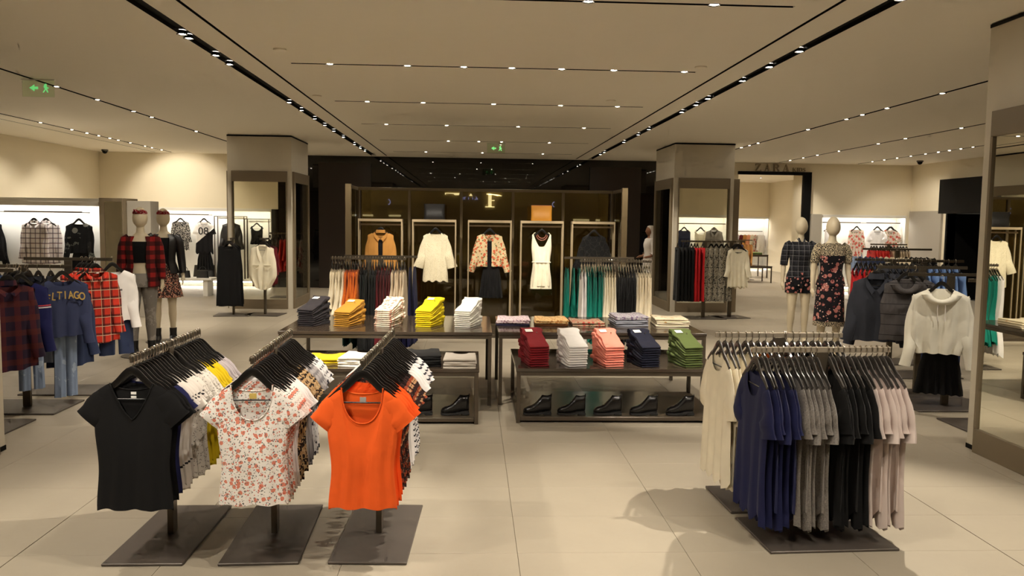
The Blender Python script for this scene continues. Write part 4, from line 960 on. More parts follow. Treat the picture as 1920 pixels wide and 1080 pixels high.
# ================================================================== LEFT RACKS
LZ = 1.31
rack('left rack holding the navy lettered sweatshirt', -4.02, 7.6, LZ-.01, .85, -PI/2, (.58, .75))
rack('left rack holding the red plaid shirts', -3.98, 8.35, LZ+.02, .85, -PI/2, (.5, .8))
rack('leftmost rack with plaid and denim, cut by the photo edge', -4.1, 6.85, LZ, .8, -PI/2, (.55, .8))
GL = 'garments on the left racks'
single('shirt', 'shirt', f_dplaid, -3.78, 6.9, LZ, 1.0, 'dark plaid shirt at the far left behind the mirror edge', 'shirt', 1)
single('sweatshirt', 'sweatshirt', fab('deep_blue_sweat', (26, 30, 84), [('band', 'z', -.335, -.325, (200, 70, 80)), ('band', 'z', -.352, -.342, (225, 222, 225))]), -3.74, 7.02, LZ, 1.0, 'deep blue sweatshirt with thin pink and white bars at far left', 'sweatshirt', 1)
single('shirt', 'shirt', fab('navy_banded_sweat', (24, 24, 36), [('band', 'z', -.54, -.52, (206, 200, 190)), ('band', 'z', -.5, -.48, (206, 200, 190))]), -3.9, 7.42, LZ-.01, 1.15, 'navy cardigan with two white sleeve bands', 'cardigan', 4, .07, 'dark navy cardigan behind the banded one', 'navy cardigans on the left rack')
sw = fab('slate_sweat', (58, 66, 100))
single('sweatshirt', 'sweatshirt', sw, -3.68, 7.6, LZ-.01, .85, 'slate blue sweatshirt with gold arched lettering on the left rack', 'sweatshirt', 1)
swo = [o for o in COL.objects if o.name.startswith('sweatshirt') and 'gold arched' in o.get('label', '')][0]
m_gold = fab('gold_lettering', (206, 172, 96), rough=.6)
def text_mesh(txt, size, ext, mat, font_off=.0):
    c = bpy.data.curves.new('t', 'FONT'); c.body = txt; c.size = size; c.extrude = ext; c.align_x = 'CENTER'; c.offset = font_off
    o = bpy.data.objects.new('t', c); COL.objects.link(o)
    dg = bpy.context.evaluated_depsgraph_get(); me = bpy.data.meshes.new_from_object(o.evaluated_get(dg))
    bpy.data.objects.remove(o); bpy.data.curves.remove(c)
    me.materials.clear(); me.materials.append(mat); return me
for k, ch in enumerate('ELTIAGO'):
    u = (k-3)/3; me = text_mesh(ch, .092, .002, m_gold, .0015)
    o = obj('letter', me, swo, (.155*u, -.047, HZ-.17-.02*u*u)); o.rotation_euler = (PI/2, -.18*u, 0); o.scale = (.78, 1.05, 1)
for i, (dx, dy, m_, l_, kz) in enumerate(((.0, .0, f_denim, 'pale washed jeans hanging under the slate sweatshirt', .62), (-.12, -.35, f_denim, 'torn pale jeans hanging at the far left rack', .5))):
    o = obj('jeans', TM(trousers, m_, i), None, (-3.7+dx, 7.66+dy, LZ-.36), .95); o.scale = (.62, 1, kz+.15); tag(o, l_, 'jeans')
single('shirt', 'shirt', f_ddenim, -3.72, 7.78, LZ-.12, .95, 'long navy denim shirt hanging behind the slate sweatshirt', 'shirt', 1)
single('shirt', 'shirt', f_redplaid, -3.7, 8.3, LZ+.02, .9, 'red plaid shirt at the front of the left plaid row', 'shirt', 4, .085, 'red plaid shirt behind the front red plaid one', 'red plaid shirts on the left rack')
wt = single('tee_shirt', 'sweatshirt', f_white, -3.62, 8.5, LZ+.02, .8, 'white T-shirt with small black lettering beside the red plaid shirts', 't-shirt', 1)
wto = [o for o in COL.objects if o.name.startswith('tee_shirt') and 'small black lettering' in o.get('label', '')][0]
for k, (w_, dz) in enumerate(((.2, 0), (.09, -.03))):
    mb = MB(); x = -w_/2
    while x < w_/2: mb.box(x, x+.008, -.002, .0, -.009, .009); x += .013
    o = build(mb, 'lettering', f_blackk, wto, (-.03, -.044, HZ-.2+dz)); o['kind'] = 'stuff'
o = obj('jeans', TM(trousers, f_ddenim, 1), None, (-3.62, 8.56, LZ-.42), .8); o.scale = (1, 1, .5); tag(o, 'blue denim shorts under the white lettered T-shirt', 'shorts')
fill(-4.02, 7.6, LZ-.01, .5, -PI/2, [('shirt', f_blue, 3, 'shirt', None, 'pale blue shirt deep in the left rack', GL, 'shirt'), ('shirt', f_charcoal, 3, 'shirt', None, 'charcoal shirt deep in the left rack', GL, 'shirt')], 'the left sweatshirt rack')
fill(-4.15, 6.85, LZ, .5, -PI/2, [('shirt', f_dplaid, 3, 'shirt', None, 'dark plaid shirt deep in the leftmost rack', GL, 'shirt'), ('jacket', f_ddenim, 3, 'jacket', None, 'denim jacket deep in the leftmost rack', GL, 'jacket')], 'the leftmost rack')

# ================================================================== RIGHT RACKS
RZ2 = 1.30
rack('right rack holding the white hoodie', 4.62, 7.78, RZ2, .85, -PI/2, (.55, .82))
rack('right rack holding puffer vests and dark jackets', 4.62, 8.3, RZ2+.04, .95, -PI/2, (.48, .8))
rack('right rack base peeking out beside the near right column', 4.65, 6.98, RZ2, .7, -PI/2, (.5, .84))
single('hoodie', 'hoodie', fab('white_fleece', (232, 228, 214), wr=.5), 4.46, 7.66, RZ2-.02, -.35, 'white drawstring hoodie on the right rack', 'hoodie', 1)
hd = [o for o in COL.objects if o.name.startswith('hoodie')][0]
for s in (-1, 1): build(MB().tube([(s*.03, -.075, HZ-.11), (s*.034, -.07, HZ-.2), (s*.03+.006, -.064, HZ-.3)], .004, 5), 'drawstring', f_white, hd)
o = obj('skirt', gmesh('skirt', f_blackk, 0), None, (4.53, 7.74, RZ2-.55), -.42); tag(o, 'black pleated skirt under the white hoodie', 'skirt')
o = obj('jeans', TM(trousers, f_ddenim, 0), None, (4.58, 7.82, RZ2-.57), -.42); o.scale = (1, 1, .5); tag(o, 'dark denim shorts behind the black pleated skirt', 'shorts')
single('puffer_vest', 'vest', f_puffer, 4.36, 8.12, RZ2+.04, -.35, 'grey hooded puffer vest left of the white hoodie', 'vest', 1)
single('puffer_vest', 'vest', f_puffer, 4.5, 8.22, RZ2+.04, -.5, 'grey puffer vest partly hidden by the front vest', 'vest', 2, .1, 'third grey puffer vest behind the others')
single('jacket', 'jacket', f_charcoal, 4.16, 8.34, RZ2+.04, -.4, 'charcoal wool jacket leftmost on the right rack', 'jacket', 1)
single('jacket', 'jacket', f_charcoal, 4.26, 8.44, RZ2+.04, -.4, 'charcoal jacket behind the leftmost charcoal jacket', 'jacket', 3, .09, 'charcoal jacket deeper in the row behind the leftmost jacket', 'charcoal jackets on the right rack')
rack('farther right rack with red and patterned tops', 5.35, 10.3, 1.33, 1.0, -PI/2, (.5, .8))
fill(5.35, 10.3, 1.33, .98, -PI/2, [('camisole', f_red, 3, 'top', None, 'red top at the left end of the farther right rack', 'tops on the farther right rack', 'top'), ('blouse', f_peach, 2, 'blouse', None, 'peach top on the farther right rack', 'tops on the farther right rack', 'blouse'),
 ('blouse', f_teal, 3, 'blouse', None, 'green top on the farther right rack', 'tops on the farther right rack', 'blouse'), ('blouse', f_blush, 4, 'blouse', None, 'flowered top on the farther right rack', 'tops on the farther right rack', 'blouse'), ('blouse', f_white, 5, 'blouse', None, 'white top on the farther right rack', 'tops on the farther right rack', 'blouse')], 'the farther right rack')
rack('rack with sky blue shirts by the near right column edge', 5.25, 9.4, 1.36, .95, -PI/2, (.5, .8))
fill(5.25, 9.4, 1.36, .93, -PI/2, [('shirt', f_charcoal, 6, 'shirt', None, 'dark shirt on the sky blue shirt rack', 'shirts on the blue shirt rack', 'shirt'), ('shirt', f_blue, 6, 'shirt', None, 'sky blue shirt above the white hoodie', 'shirts on the blue shirt rack', 'shirt')], 'the blue shirt rack', pitch=.075)
rack('far right rack with mixed pale blouses', 6.6, 12.6, 1.4, 1.1, -PI/2, (.5, .8))
fill(6.6, 12.6, 1.4, 1.08, -PI/2, [('blouse', f_ddenim, 4, 'blouse', None, 'denim blue blouse on the far right rack', 'blouses on the far right rack', 'blouse'), ('blouse', f_cream, 5, 'blouse', None, 'cream blouse on the far right rack', 'blouses on the far right rack', 'blouse'), ('blouse', f_black, 5, 'blouse', None, 'black blouse on the far right rack', 'blouses on the far right rack', 'blouse')], 'the far right rack', hangers=False)
rack('rack of coral and beige jackets near the lit right niche', 9.38, 18.3, 1.34, .85, -PI/2, (.5, .8))
fill(9.38, 18.3, 1.34, .83, -PI/2, [('blouse', f_coralred, 6, 'jacket', None, 'coral jacket on the rack before the right niche', 'jackets before the right niche', 'jacket'), ('blouse', f_beige, 7, 'jacket', None, 'beige jacket on the rack before the right niche', 'jackets before the right niche', 'jacket')], 'the coral jacket rack')

# ================================================================== NICHE DISPLAYS
def wall_rail(x0, x1, y, z, label):
    t = thing('hanging_rail', label, 'rail', ((x0+x1)/2, y, 0)); h = (x1-x0)/2
    build(MB().box(-h, h, -.012, .012, z, z+.028, .002), 'rail', m_table, t)
    for s in (-1, 1): build(MB().box(s*h, s*(h-.018), -.012, .3, z-.0, z+.018, .002), 'bracket', m_table, t)
def stand_frame(x, y, w_, h, label):
    t = thing('garment_stand', label, 'display frame', (x, y, .19))
    for s in (-1, 1): build(MB().box(s*w_/2, s*(w_/2-.02), -.01, .01, 0, h, .001), 'upright', m_table, t); build(MB().box(s*w_/2, s*(w_/2-.02), .26, .28, 0, h, .001), 'upright', m_table, t)
    build(MB().box(-w_/2, w_/2, -.01, .01, h, h+.02, .001), 'top_bar', m_table, t); build(MB().box(-w_/2, w_/2, .26, .28, h, h+.02, .001), 'top_bar', m_table, t)
NYY = Y1+.12
for x0, x1, l in ((-8.0, -6.6, 'dark rail above the numbered jersey in the left niche'),): wall_rail(x0, x1, NYY, 1.78, l)
stand_frame(-6.1, NYY, .75, 1.56, 'thin black frame around the leather jacket in the left niche'); stand_frame(-5.42, NYY, .62, 1.5, 'thin black frame around the black bustier in the left niche')
single('jacket', 'jacket', f_leather, -6.05, NYY, 1.72, 0, 'dark leather jacket in the left niche behind the column edge', 'jacket')
single('bustier', 'camisole', f_black, -5.42, NYY, 1.66, 0, 'black bustier top seen through the left column frame', 'top')
single('blouse', 'blouse', f_bwdot, -7.3, NYY, 1.76, .15, 'black and pale green patterned blouse behind the leather jacket mannequin', 'blouse')
f_jersey = fab('white_jersey_diag', (230, 226, 220), [('below', .85, HZ-.38, (24, 22, 24))])
single('jersey', 'tunic', f_jersey, -6.72, NYY, 1.76, 0, 'white sports jersey numbered 08 with slanted black lower half', 'jersey')
jo = [o for o in COL.objects if o.name.startswith('jersey')][0]
o = obj('number', text_mesh('08', .26, .002, f_blackk), jo, (-.005, -.05, HZ-.33)); o.rotation_euler = (PI/2, 0, 0)
o = obj('lettering', text_mesh('TOKYO', .075, .002, fab('faint_letter', (190, 178, 172))), jo, (0, -.045, HZ-.14)); o.rotation_euler = (PI/2, 0, 0)
single('blouse', 'blouse', f_white, -7.85, NYY, 1.76, 0, 'white blouse in the left niche beside the mannequin head', 'blouse')
tag(obj('skirt', gmesh('skirt', f_black, 0), None, (-6.72, NYY+.02, 1.05), 0), 'black skirt hanging under the numbered jersey', 'skirt')
def handbag(x, y, z, s, mat, label):
    t = thing('handbag', label, 'bag', (x, y, z)); rings = []
    for k in range(6):
        q = k/5; rings.append([(s*.22*(1-.12*q)*math.copysign(abs(math.cos(a))**.4, math.cos(a)), s*.09*(1-.5*q)*math.copysign(abs(math.sin(a))**.5, math.sin(a)), s*.26*q) for a in [2*PI*j/16 for j in range(16)]])
    build(MB().loft(rings), 'body', mat, t, smooth=50)
    build(MB().tube([(s*.13*math.cos(a), 0, s*(.25+.16*math.sin(a))) for a in [PI*j/10 for j in range(11)]], s*.009, 6), 'handle', mat, t)
handbag(-6.75, NYY+.1, .19, 1.3, f_leather, 'black leather handbag on the left niche base under the jersey')
boot(-6.0, NYY+.08, .19, 1.2, 'black boot standing on the left niche base', None, 1.2)
# left partition
wall_rail(-9.0, -8.15, PY+.1, 1.78, 'dark rail at the left photo edge of the partition niche'); wall_rail(-8.0, -6.7, PY+.1, 1.78, 'dark rail above the white plaid shirt in the partition niche')
single('jacket', 'jacket', f_blackk, -8.35, PY+.12, 1.74, .2, 'black jacket at the left edge of the partition niche', 'jacket', 3, .07, 'black jacket behind the edge one in the partition niche', 'black jackets in the partition niche')
single('shirt', 'shirt', f_wplaid, -7.5, PY+.08, 1.74, -.05, 'white and grey plaid shirt in the partition niche', 'shirt', 1)
single('shirt', 'shirt', f_wplaid, -7.36, PY+.2, 1.74, .1, 'second white plaid shirt half hidden in the partition niche', 'shirt', 1)
single('tee_shirt', 'sweatshirt', fab('black_graphic', (20, 20, 22), [('spots', 4, .22, (120, 120, 112)), ('noise', 9, .62, (90, 92, 84))]), -6.75, PY+.08, 1.74, 0, 'black T-shirt with a pale graphic in the partition niche', 't-shirt')
tag(obj('skirt', gmesh('skirt', f_blackk, 1), None, (-6.72, PY+.1, 1.33), 0), 'black skirt below the graphic T-shirt in the partition niche', 'skirt')
# narrow niche behind the right column
wall_rail(5.2, 6.5, NYY, 1.72, 'dark rail in the niche behind the right column')
single('dress', 'dress', f_ddenim, 5.42, NYY, 1.7, 0, 'dark navy dress seen through the right column frame', 'dress', hk='narrow')
single('dress', 'camisole', f_satin, 5.85, NYY, 1.7, 0, 'white top seen through the right column frame', 'top', hk='narrow')
single('jacket', 'jacket', f_grey, 6.2, NYY, 1.7, 0, 'grey jacket seen through the right column frame', 'jacket')
# right niche
wall_rail(9.05, 10.05, NYY, 1.8, 'dark rail over the peach flowered tops in the right niche'); wall_rail(10.2, 11.1, NYY, 1.8, 'dark rail over the white tops in the right niche')
single('blouse', 'blouse', f_blush, 9.95, NYY, 1.78, .1, 'peach flowered blouse in the lit right niche', 'blouse')
single('shorts_set', 'camisole', f_white, 9.25, NYY, 1.78, 0, 'white top behind the lace dress mannequin in the right niche', 'top')
single('blouse', 'tunic', f_white, 10.5, NYY, 1.78, 0, 'white printed top right of the peach blouse in the right niche', 'blouse')
single('blouse', 'tunic', f_blush, 10.86, NYY, 1.78, -.1, 'pink flowered top at the right end of the right niche', 'blouse', 2, .06, 'cream top behind the pink flowered one in the right niche')
tag(obj('skirt', gmesh('skirt', f_denim, 0), None, (10.0, NYY+.02, 1.2), 0), 'pale denim skirt under the peach flowered blouse', 'skirt')

# ================================================================== CHILDREN'S DEPARTMENT
wall_rail(8.9, 11.0, KY+.1, 1.45, 'long rail of kids clothes in the distant niche')
kc = [(f_creamk, 'cream'), (f_peach, 'peach'), (f_camel, 'camel'), (f_burg, 'burgundy'), (f_white, 'white'), (f_blush, 'flowered')]
for i in range(15):
    mt, nm = kc[(i*5) % 6]; x = 9.0+.14*i
    tag(obj('child_jacket', gmesh('blouse', mt, i % 3), None, (x, KY+.1, 1.47), .5), nth(i, 'left', '%s jacket on the rail of the kids department' % nm), 'jacket', '%s jackets in the kids department' % nm)
table('display_table', 'pale table inside the kids department', 8.3, 9.6, 26.5, 27.4, .75); table('display_table', 'lower table of folded clothes inside the kids department', 8.0, 8.9, 24.2, 25.0, .5)
for i, (x, mt, nm) in enumerate(((8.55, f_j['white'], 'white'), (8.9, f_j['mustard'], 'mustard'), (9.3, f_j['olive green'], 'olive'))):
    top_stack(x, 26.9, .75, 0, (mt,), nm, 3, 'on the kids department table')
rack('small rack of navy kids jackets beyond the opening', 8.35, 25.6, 1.25, .8, -PI/2)
fill(8.35, 25.6, 1.25, .7, -PI/2, [('blouse', f_navy, 4, 'child_coat', None, 'navy coat on the small rack in the kids department', 'kids coats', 'coat'), ('blouse', f_camel, 3, 'child_coat', None, 'camel coat on the small rack in the kids department', 'kids coats', 'coat')], 'the small kids rack', hangers=False)

# ================================================================== SIGN
m_sign = plain('bronze_letters', (150, 132, 102), .45, metal=.2)
t = thing('wall_sign', 'bronze serif lettering ZARA KIDS above the black portal', 'sign', (0, Y1-.03, 0))
def letter(ch, x, z, s):
    mb = MB(); th, tn, se = .17*s, .06*s, .26*s
    def q(*p): poly(mb, [(x+a*s, z+b*s) for a, b in p], -.025, .0)
    if ch == 'Z': q((0, 0), (.85, 0), (.85, .22), (.8, .22), (.76, .07), (.27, .07), (.82, 1), (.03, 1), (.0, .78), (.05, .78), (.12, .93), (.55, .93))
    if ch == 'A':
        q((.0, 0), (.3, 0), (.3, .05), (0, .05)); q((.55, 0), (1.02, 0), (1.02, .05), (.55, .05)); q((.12, .05), (.19, .05), (.47, .85), (.5, 1), (.44, 1)); q((.64, .05), (.92, .05), (.56, 1), (.42, 1)); q((.26, .3), (.74, .3), (.74, .37), (.28, .37))
    if ch == 'R':
        q((0, 0), (.42, 0), (.42, .05), (0, .05)); q((.1, .05), (.32, .05), (.32, 1), (.1, 1)); q((0, .95), (.1, .95), (.1, 1), (0, 1)); q((.32, .93), (.6, .9), (.68, .75), (.62, .6), (.32, .54), (.32, .47), (.7, .5), (.86, .62), (.88, .8), (.75, .96), (.5, 1), (.32, 1)); q((.42, .5), (.62, .5), (1.0, .0), (.78, 0))
    if ch == 'K': q((0, 0), (.34, 0), (.34, .05), (0, .05)); q((.08, 0), (.27, 0), (.27, 1), (.08, 1)); q((0, .95), (.34, .95), (.34, 1), (0, 1)); q((.27, .42), (.33, .4), (.8, .95), (.72, 1)); q((.36, .55), (.5, .66), (.9, 0), (.66, 0))
    if ch == 'I': q((0, 0), (.42, 0), (.42, .05), (0, .05)); q((.1, 0), (.31, 0), (.31, 1), (.1, 1)); q((0, .95), (.42, .95), (.42, 1), (0, 1))
    if ch == 'D': q((0, 0), (.3, 0), (.3, 1), (0, 1)); q((.3, .93), (.55, .85), (.66, .5), (.55, .15), (.3, .07), (.3, 0), (.62, .04), (.88, .3), (.88, .7), (.62, .96), (.3, 1))
    if ch == 'S': q((.0, .02), (.06, .3), (.2, .08), (.42, .08), (.5, .22), (.4, .36), (.12, .5), (.02, .7), (.12, .94), (.36, 1), (.6, .98), (.6, .72), (.54, .72), (.44, .9), (.28, .92), (.2, .8), (.3, .66), (.6, .52), (.72, .3), (.62, .08), (.4, 0), (.2, .02))
    build(mb, 'letter', m_sign, t)
for ch, x in (('Z', 7.16), ('A', 7.39), ('R', 7.62), ('A', 7.87)): letter(ch, x, 3.09, .18)
for ch, x in (('K', 8.13), ('I', 8.235), ('D', 8.295), ('S', 8.395)): letter(ch, x, 3.09, .1)

# ================================================================== CEILING DETAILS
m_greeng = pane_mat('green_edge_acrylic', (.9, .97, .86), .05); m_green = emit('exit_green', (.12, .5, .14), .6)
def exit_sign(x, y, label, rz=0):
    t = thing('exit_sign', label, 'exit sign', (x, y, CEIL), rz)
    build(MB().box(-.19, .19, -.012, .012, -.012, 0, .002), 'mount', m_white, t)
    build(MB().box(-.18, .18, -.004, .004, -.2, -.012, .001), 'panel', m_greeng, t)
    mb = MB(); poly(mb, [(-.1, -.1), (-.04, -.06), (-.04, -.085), (.0, -.085), (.0, -.115), (-.04, -.115), (-.04, -.14)], -.006, -.0045); build(mb, 'arrow', m_green, t)
    mb = MB(); poly(mb, [(.05, -.15), (.075, -.11), (.06, -.085), (.075, -.05), (.095, -.05), (.1, -.085), (.125, -.1), (.1, -.11), (.115, -.15), (.1, -.15), (.085, -.12), (.065, -.15)], -.006, -.0045); build(mb, 'running_figure', m_green, t)
exit_sign(-5.02, 9.95, 'green acrylic exit sign hanging at the upper left'); exit_sign(.45, 16.9, 'green acrylic exit sign hanging in the middle of the ceiling')
def dome(x, y, label):
    t = thing('security_camera', label, 'camera', (x, y, CEIL))
    build(MB().loft([ell((0, 0, z), r_, r_, 16) for z, r_ in ((0, .075), (-.03, .075), (-.035, .06))]), 'base', plain('camera_grey', (90, 86, 80), .5), t, smooth=40)
    build(MB().loft([ell((0, 0, -.035-.06*math.sin(a)), .058*math.cos(a)+.001, .058*math.cos(a)+.001, 14) for a in [PI/2*j/6 for j in range(7)]]), 'dome', m_black, t, smooth=80)
dome(-8.75, 20.3, 'dark dome camera in the upper left ceiling corner'); dome(10.6, 19.4, 'dark dome camera near the right ceiling corner')
for x, y, l in ((-1.8, 7.9, 'left of the nearest cross slot'), (2.25, 8.3, 'at the right end of the second cross slot'), (1.75, 10.7, 'between cross slots on the right'), (-2.0, 10.8, 'left beside the third cross slot')):
    tag(build(MB().loft([ell((x, y, CEIL+z), r_, r_, 16) for z, r_ in ((.0, .06), (-.012, .06), (-.018, .045))]), 'ceiling_sensor', m_ceil, smooth=40), 'small white disc sensor on the ceiling ' + l, 'sensor')

# ================================================================== MANNEQUINS
def remeshed(mb, name, mat, voxel=.011, it=4):
    me = mb.mesh('tmp', None); o = bpy.data.objects.new('tmp', me); COL.objects.link(o)
    md = o.modifiers.new('r', 'REMESH'); md.mode = 'VOXEL'; md.voxel_size = voxel
    sm_ = o.modifiers.new('s', 'SMOOTH'); sm_.iterations = it; sm_.factor = .5
    dg = bpy.context.evaluated_depsgraph_get(); r_ = bpy.data.meshes.new_from_object(o.evaluated_get(dg)); r_.name = name
    bpy.data.objects.remove(o); r_.materials.clear(); r_.materials.append(mat)
    r_.polygons.foreach_set('use_smooth', [True]*len(r_.polygons)); return r_
TORSO = [(.86, .10, .10, 0), (.9, .165, .118, .005), (.96, .17, .12, .008), (1.04, .148, .105, .004), (1.12, .12, .088, -.002), (1.2, .125, .09, -.006), (1.28, .138, .102, -.014), (1.35, .148, .105, -.012), (1.42, .158, .09, 0), (1.465, .145, .072, .006), (1.495, .09, .06, .01), (1.53, .055, .052, .008)]
LEG = [((.088, .005, .9), .088), ((.092, 0, .75), .08), ((.095, -.01, .62), .064), ((.096, -.014, .5), .052), ((.098, .005, .38), .054), ((.1, .012, .26), .042), ((.1, .012, .12), .032), ((.1, .008, .07), .034)]
ARM = [((.165, .008, 1.435), .05), ((.195, .01, 1.36), .046), ((.212, .016, 1.25), .04), ((.222, .02, 1.15), .037), ((.232, .0, 1.05), .034), ((.24, -.018, .95), .026), ((.242, -.024, .91), .024)]
def mir(p, s): return (p[0]*s, p[1], p[2])
def body_mesh():
    mb = MB()
    mb.loft([ell((0, y, z), a, b, 20) for z, a, b, y in TORSO])
    mb.tube([(0, .008, 1.5), (0, .004, 1.58), (0, 0, 1.66)], [.055, .047, .045], 14)
    mb.loft([ell((0, -.012+.02*k, 1.72-.125*math.cos(t_)), .086*math.sin(t_)*(1-.13*math.cos(t_+PI))+.002, .104*math.sin(t_)+.002, 20) for t_, k in [(PI*j/12, j/12-.5) for j in range(13)]])
    for s in (-1, 1):
        mb.tube([mir(p, s) for p, r_ in LEG], [r_ for p, r_ in LEG], 16)
        mb.tube([(s*.1, .03, .04), (s*.1, -.02, .045), (s*.102, -.09, .03), (s*.104, -.16, .022)], [.032, .036, .03, .018], 12)
        mb.tube([mir(p, s) for p, r_ in ARM], [r_ for p, r_ in ARM], 14)
        # hand: palm, four fingers, thumb
        mb.tube([(s*.242, -.024, .92), (s*.243, -.03, .88), (s*.242, -.034, .845)], [.022, .029, .027], 10, flat=.8)
        for f, (dy, ln) in enumerate(((-.026, .062), (-.009, .072), (.008, .068), (.024, .054))):
            mb.tube([(s*.242, -.034+dy*.9, .855), (s*.238, -.036+dy, .855-ln*.6), (s*.228, -.036+dy, .855-ln)], [.0095, .0085, .007], 7)
        mb.tube([(s*.238, -.048, .89), (s*.23, -.072, .865), (s*.224, -.078, .835)], [.012, .010, .008], 7)
    return remeshed(mb, 'body', m_skin, .0095, 5)
BODY = body_mesh()
def mann(x, y, rz, label):
    t = thing('mannequin', label, 'mannequin', (x, y, 0), rz)
    obj('body', BODY, t, (0, 0, .012))
    build(MB().loft([ell((0, .03, z), .26, .24, 28) for z in (0, .011)]), 'base_plate', m_plate, t)
    return t
def cloth_torso(t, name, mat, z0, z1, off, hem=1.0, open_=False, sub=0, thick=0, fl=0):
    n = 28; zs = [z0+(z1-z0)*k/10 for k in range(11)]; rings = []
    for z in zs:
        z_ = max(TORSO[0][0], z); i = max(0, min(len(TORSO)-2, next((j for j in range(len(TORSO)-1) if TORSO[j+1][0] >= z_), len(TORSO)-2)))
        q = (z_-TORSO[i][0])/(TORSO[i+1][0]-TORSO[i][0]); a = lerp(TORSO[i][1], TORSO[i+1][1], q); b = lerp(TORSO[i][2], TORSO[i+1][2], q); yy = lerp(TORSO[i][3], TORSO[i+1][3], q)
        if z < .9: a, b, yy = .165, .118, .005
        d = (z1-z)/(z1-z0); g = off+fl*d
        rings.append([((a+g)*math.cos(2*PI*j/n)*1.0, yy+(b+g)*math.sin(2*PI*j/n)+.004*math.sin(6*PI*j/n*2+z*9)*d, z+.012) for j in range(n)])
    mb = MB()
    if open_:
        V = [p for r_ in rings for p in r_]; F = []
        for i in range(len(rings)-1):
            for j in range(n):
                a_ = (j+.5)/n
                if abs(a_-.75) < .075: continue
                F.append((i*n+j, i*n+(j+1) % n, (i+1)*n+(j+1) % n, (i+1)*n+j))
        mb.add(V, F)
    else: mb.loft(rings, cap=False)
    return build(mb, name, mat, t, smooth=70)
def cloth_arms(t, name, mat, upto, off):
    for s in (-1, 1):
        pts = [(p, r_) for p, r_ in ARM if p[2] >= upto]; pts = [((.13, .008, 1.455), .045)] + pts
        build(MB().tube([(p[0]*s, p[1], p[2]+.012) for p, r_ in pts], [r_+off for p, r_ in pts], 14, cap=False), name, mat, t, smooth=70)
def cloth_legs(t, name, mat, upto, off):
    for s in (-1, 1):
        pts = [(p, r_) for p, r_ in LEG if p[2] >= upto]
        build(MB().tube([(p[0]*s, p[1], p[2]+.012) for p, r_ in pts], [r_+off for p, r_ in pts], 16, cap=False), name, mat, t, smooth=70)
def skirt_part(t, name, mat, z0, z1, a0, a1, nf=9, amp=.012, dy=0):
    n = 54; rings = []
    for k in range(11):
        q = k/10; z = lerp(z1, z0, q); a = lerp(a0, a1, q)
        rings.append([((a+amp*q*math.sin(nf*2*PI*j/n))*math.cos(2*PI*j/n), dy+(a*.72+amp*q*math.sin(nf*2*PI*j/n))*math.sin(2*PI*j/n), z+.012) for j in range(n)])
    return build(MB().loft(rings, cap=False), name, mat, t, smooth=70)
def mboots(t):
    for s in (-1, 1):
        b = MB(); b.tube([(s*.1, .012, .2), (s*.1, .012, .12), (s*.1, .015, .07)], [.05, .046, .05], 14); b.tube([(s*.1, .05, .05), (s*.1, -.02, .055), (s*.102, -.09, .045), (s*.104, -.17, .035)], [.05, .05, .045, .028], 14); b.box(s*.1-.035, s*.1+.035, .0, .07, .012, .05, .004); b.box(s*.1-.036, s*.1+.036, -.18, .07, .012, .024, .004)
        build(b, 'boot', f_leather, t, smooth=50)
def bandana(t):
    o = build(MB().loft([ell((0, -.008, z+.012), kx, ky, 22) for z, kx, ky in ((1.757, .083, .104), (1.765, .086, .107), (1.778, .085, .106), (1.796, .075, .095), (1.8, .068, .086))], cap=False), 'headband', fab('red_bandana', (138, 28, 34), [('spots', 60, .3, (214, 190, 186))]), t, smooth=60)
    build(MB().tube([(0, -.112, 1.785), (-.03, -.124, 1.805), (-.06, -.12, 1.822)], [.016, .02, .006], 8).tube([(0, -.112, 1.785), (.03, -.124, 1.805), (.06, -.12, 1.815)], [.016, .02, .006], 8), 'headband_knot', MATS['red_bandana'], o)
m1 = mann(-4.1, 10.45, .25, 'mannequin in red plaid open shirt, black crop top and grey jeans')
cloth_torso(m1, 'crop_top', f_black, 1.16, 1.42, .008)
cloth_torso(m1, 'plaid_shirt', f_rbplaid, .86, 1.485, .028, open_=True, fl=.02); cloth_arms(m1, 'plaid_sleeve', f_rbplaid, .94, .02)
cloth_torso(m1, 'jeans_waist', f_greyjean, .86, 1.03, .008); cloth_legs(m1, 'jeans_leg', f_greyjean, .1, .010); mboots(m1); bandana(m1)
m2 = mann(-4.26, 11.65, .3, 'mannequin in black leather jacket and brown flowered skirt')
cloth_torso(m2, 'top', f_black, 1.0, 1.44, .008); cloth_torso(m2, 'leather_jacket', f_leather, .95, 1.49, .026, open_=True); cloth_arms(m2, 'jacket_sleeve', f_leather, .92, .018)
skirt_part(m2, 'skirt', f_skirtfl, .62, 1.1, .135, .235, 8); mboots(m2); bandana(m2)
m3 = mann(4.72, 11.75, -.12, 'mannequin in dark tartan shirt and black flowered shorts')
cloth_torso(m3, 'tartan_shirt', f_bplaid, .98, 1.49, .018); cloth_arms(m3, 'shirt_sleeve', f_bplaid, 1.1, .016)
cloth_torso(m3, 'shorts', f_shortsfl, .86, 1.1, .014); cloth_legs(m3, 'shorts_leg', f_shortsfl, .74, .022)
cl = MB()
for s in (-1, 1): cl.add([(s*.055, .02, 1.545), (s*.06, -.045, 1.535), (s*.035, -.09, 1.47), (s*.01, -.085, 1.5), (s*.03, -.055, 1.555), (s*.045, .0, 1.57)], [(0, 1, 4, 5), (1, 2, 3, 4)])
build(cl, 'shirt_collar', f_bplaid, m3); build(MB().tube([(.0, -.135, 1.06), (.01, -.15, .95), (-.01, -.15, .78)], [.02, .022, .008], 8), 'sash', f_shortsfl, m3, smooth=60)
m4 = mann(4.68, 10.6, -.1, 'mannequin in long black flowered dress with lace top')
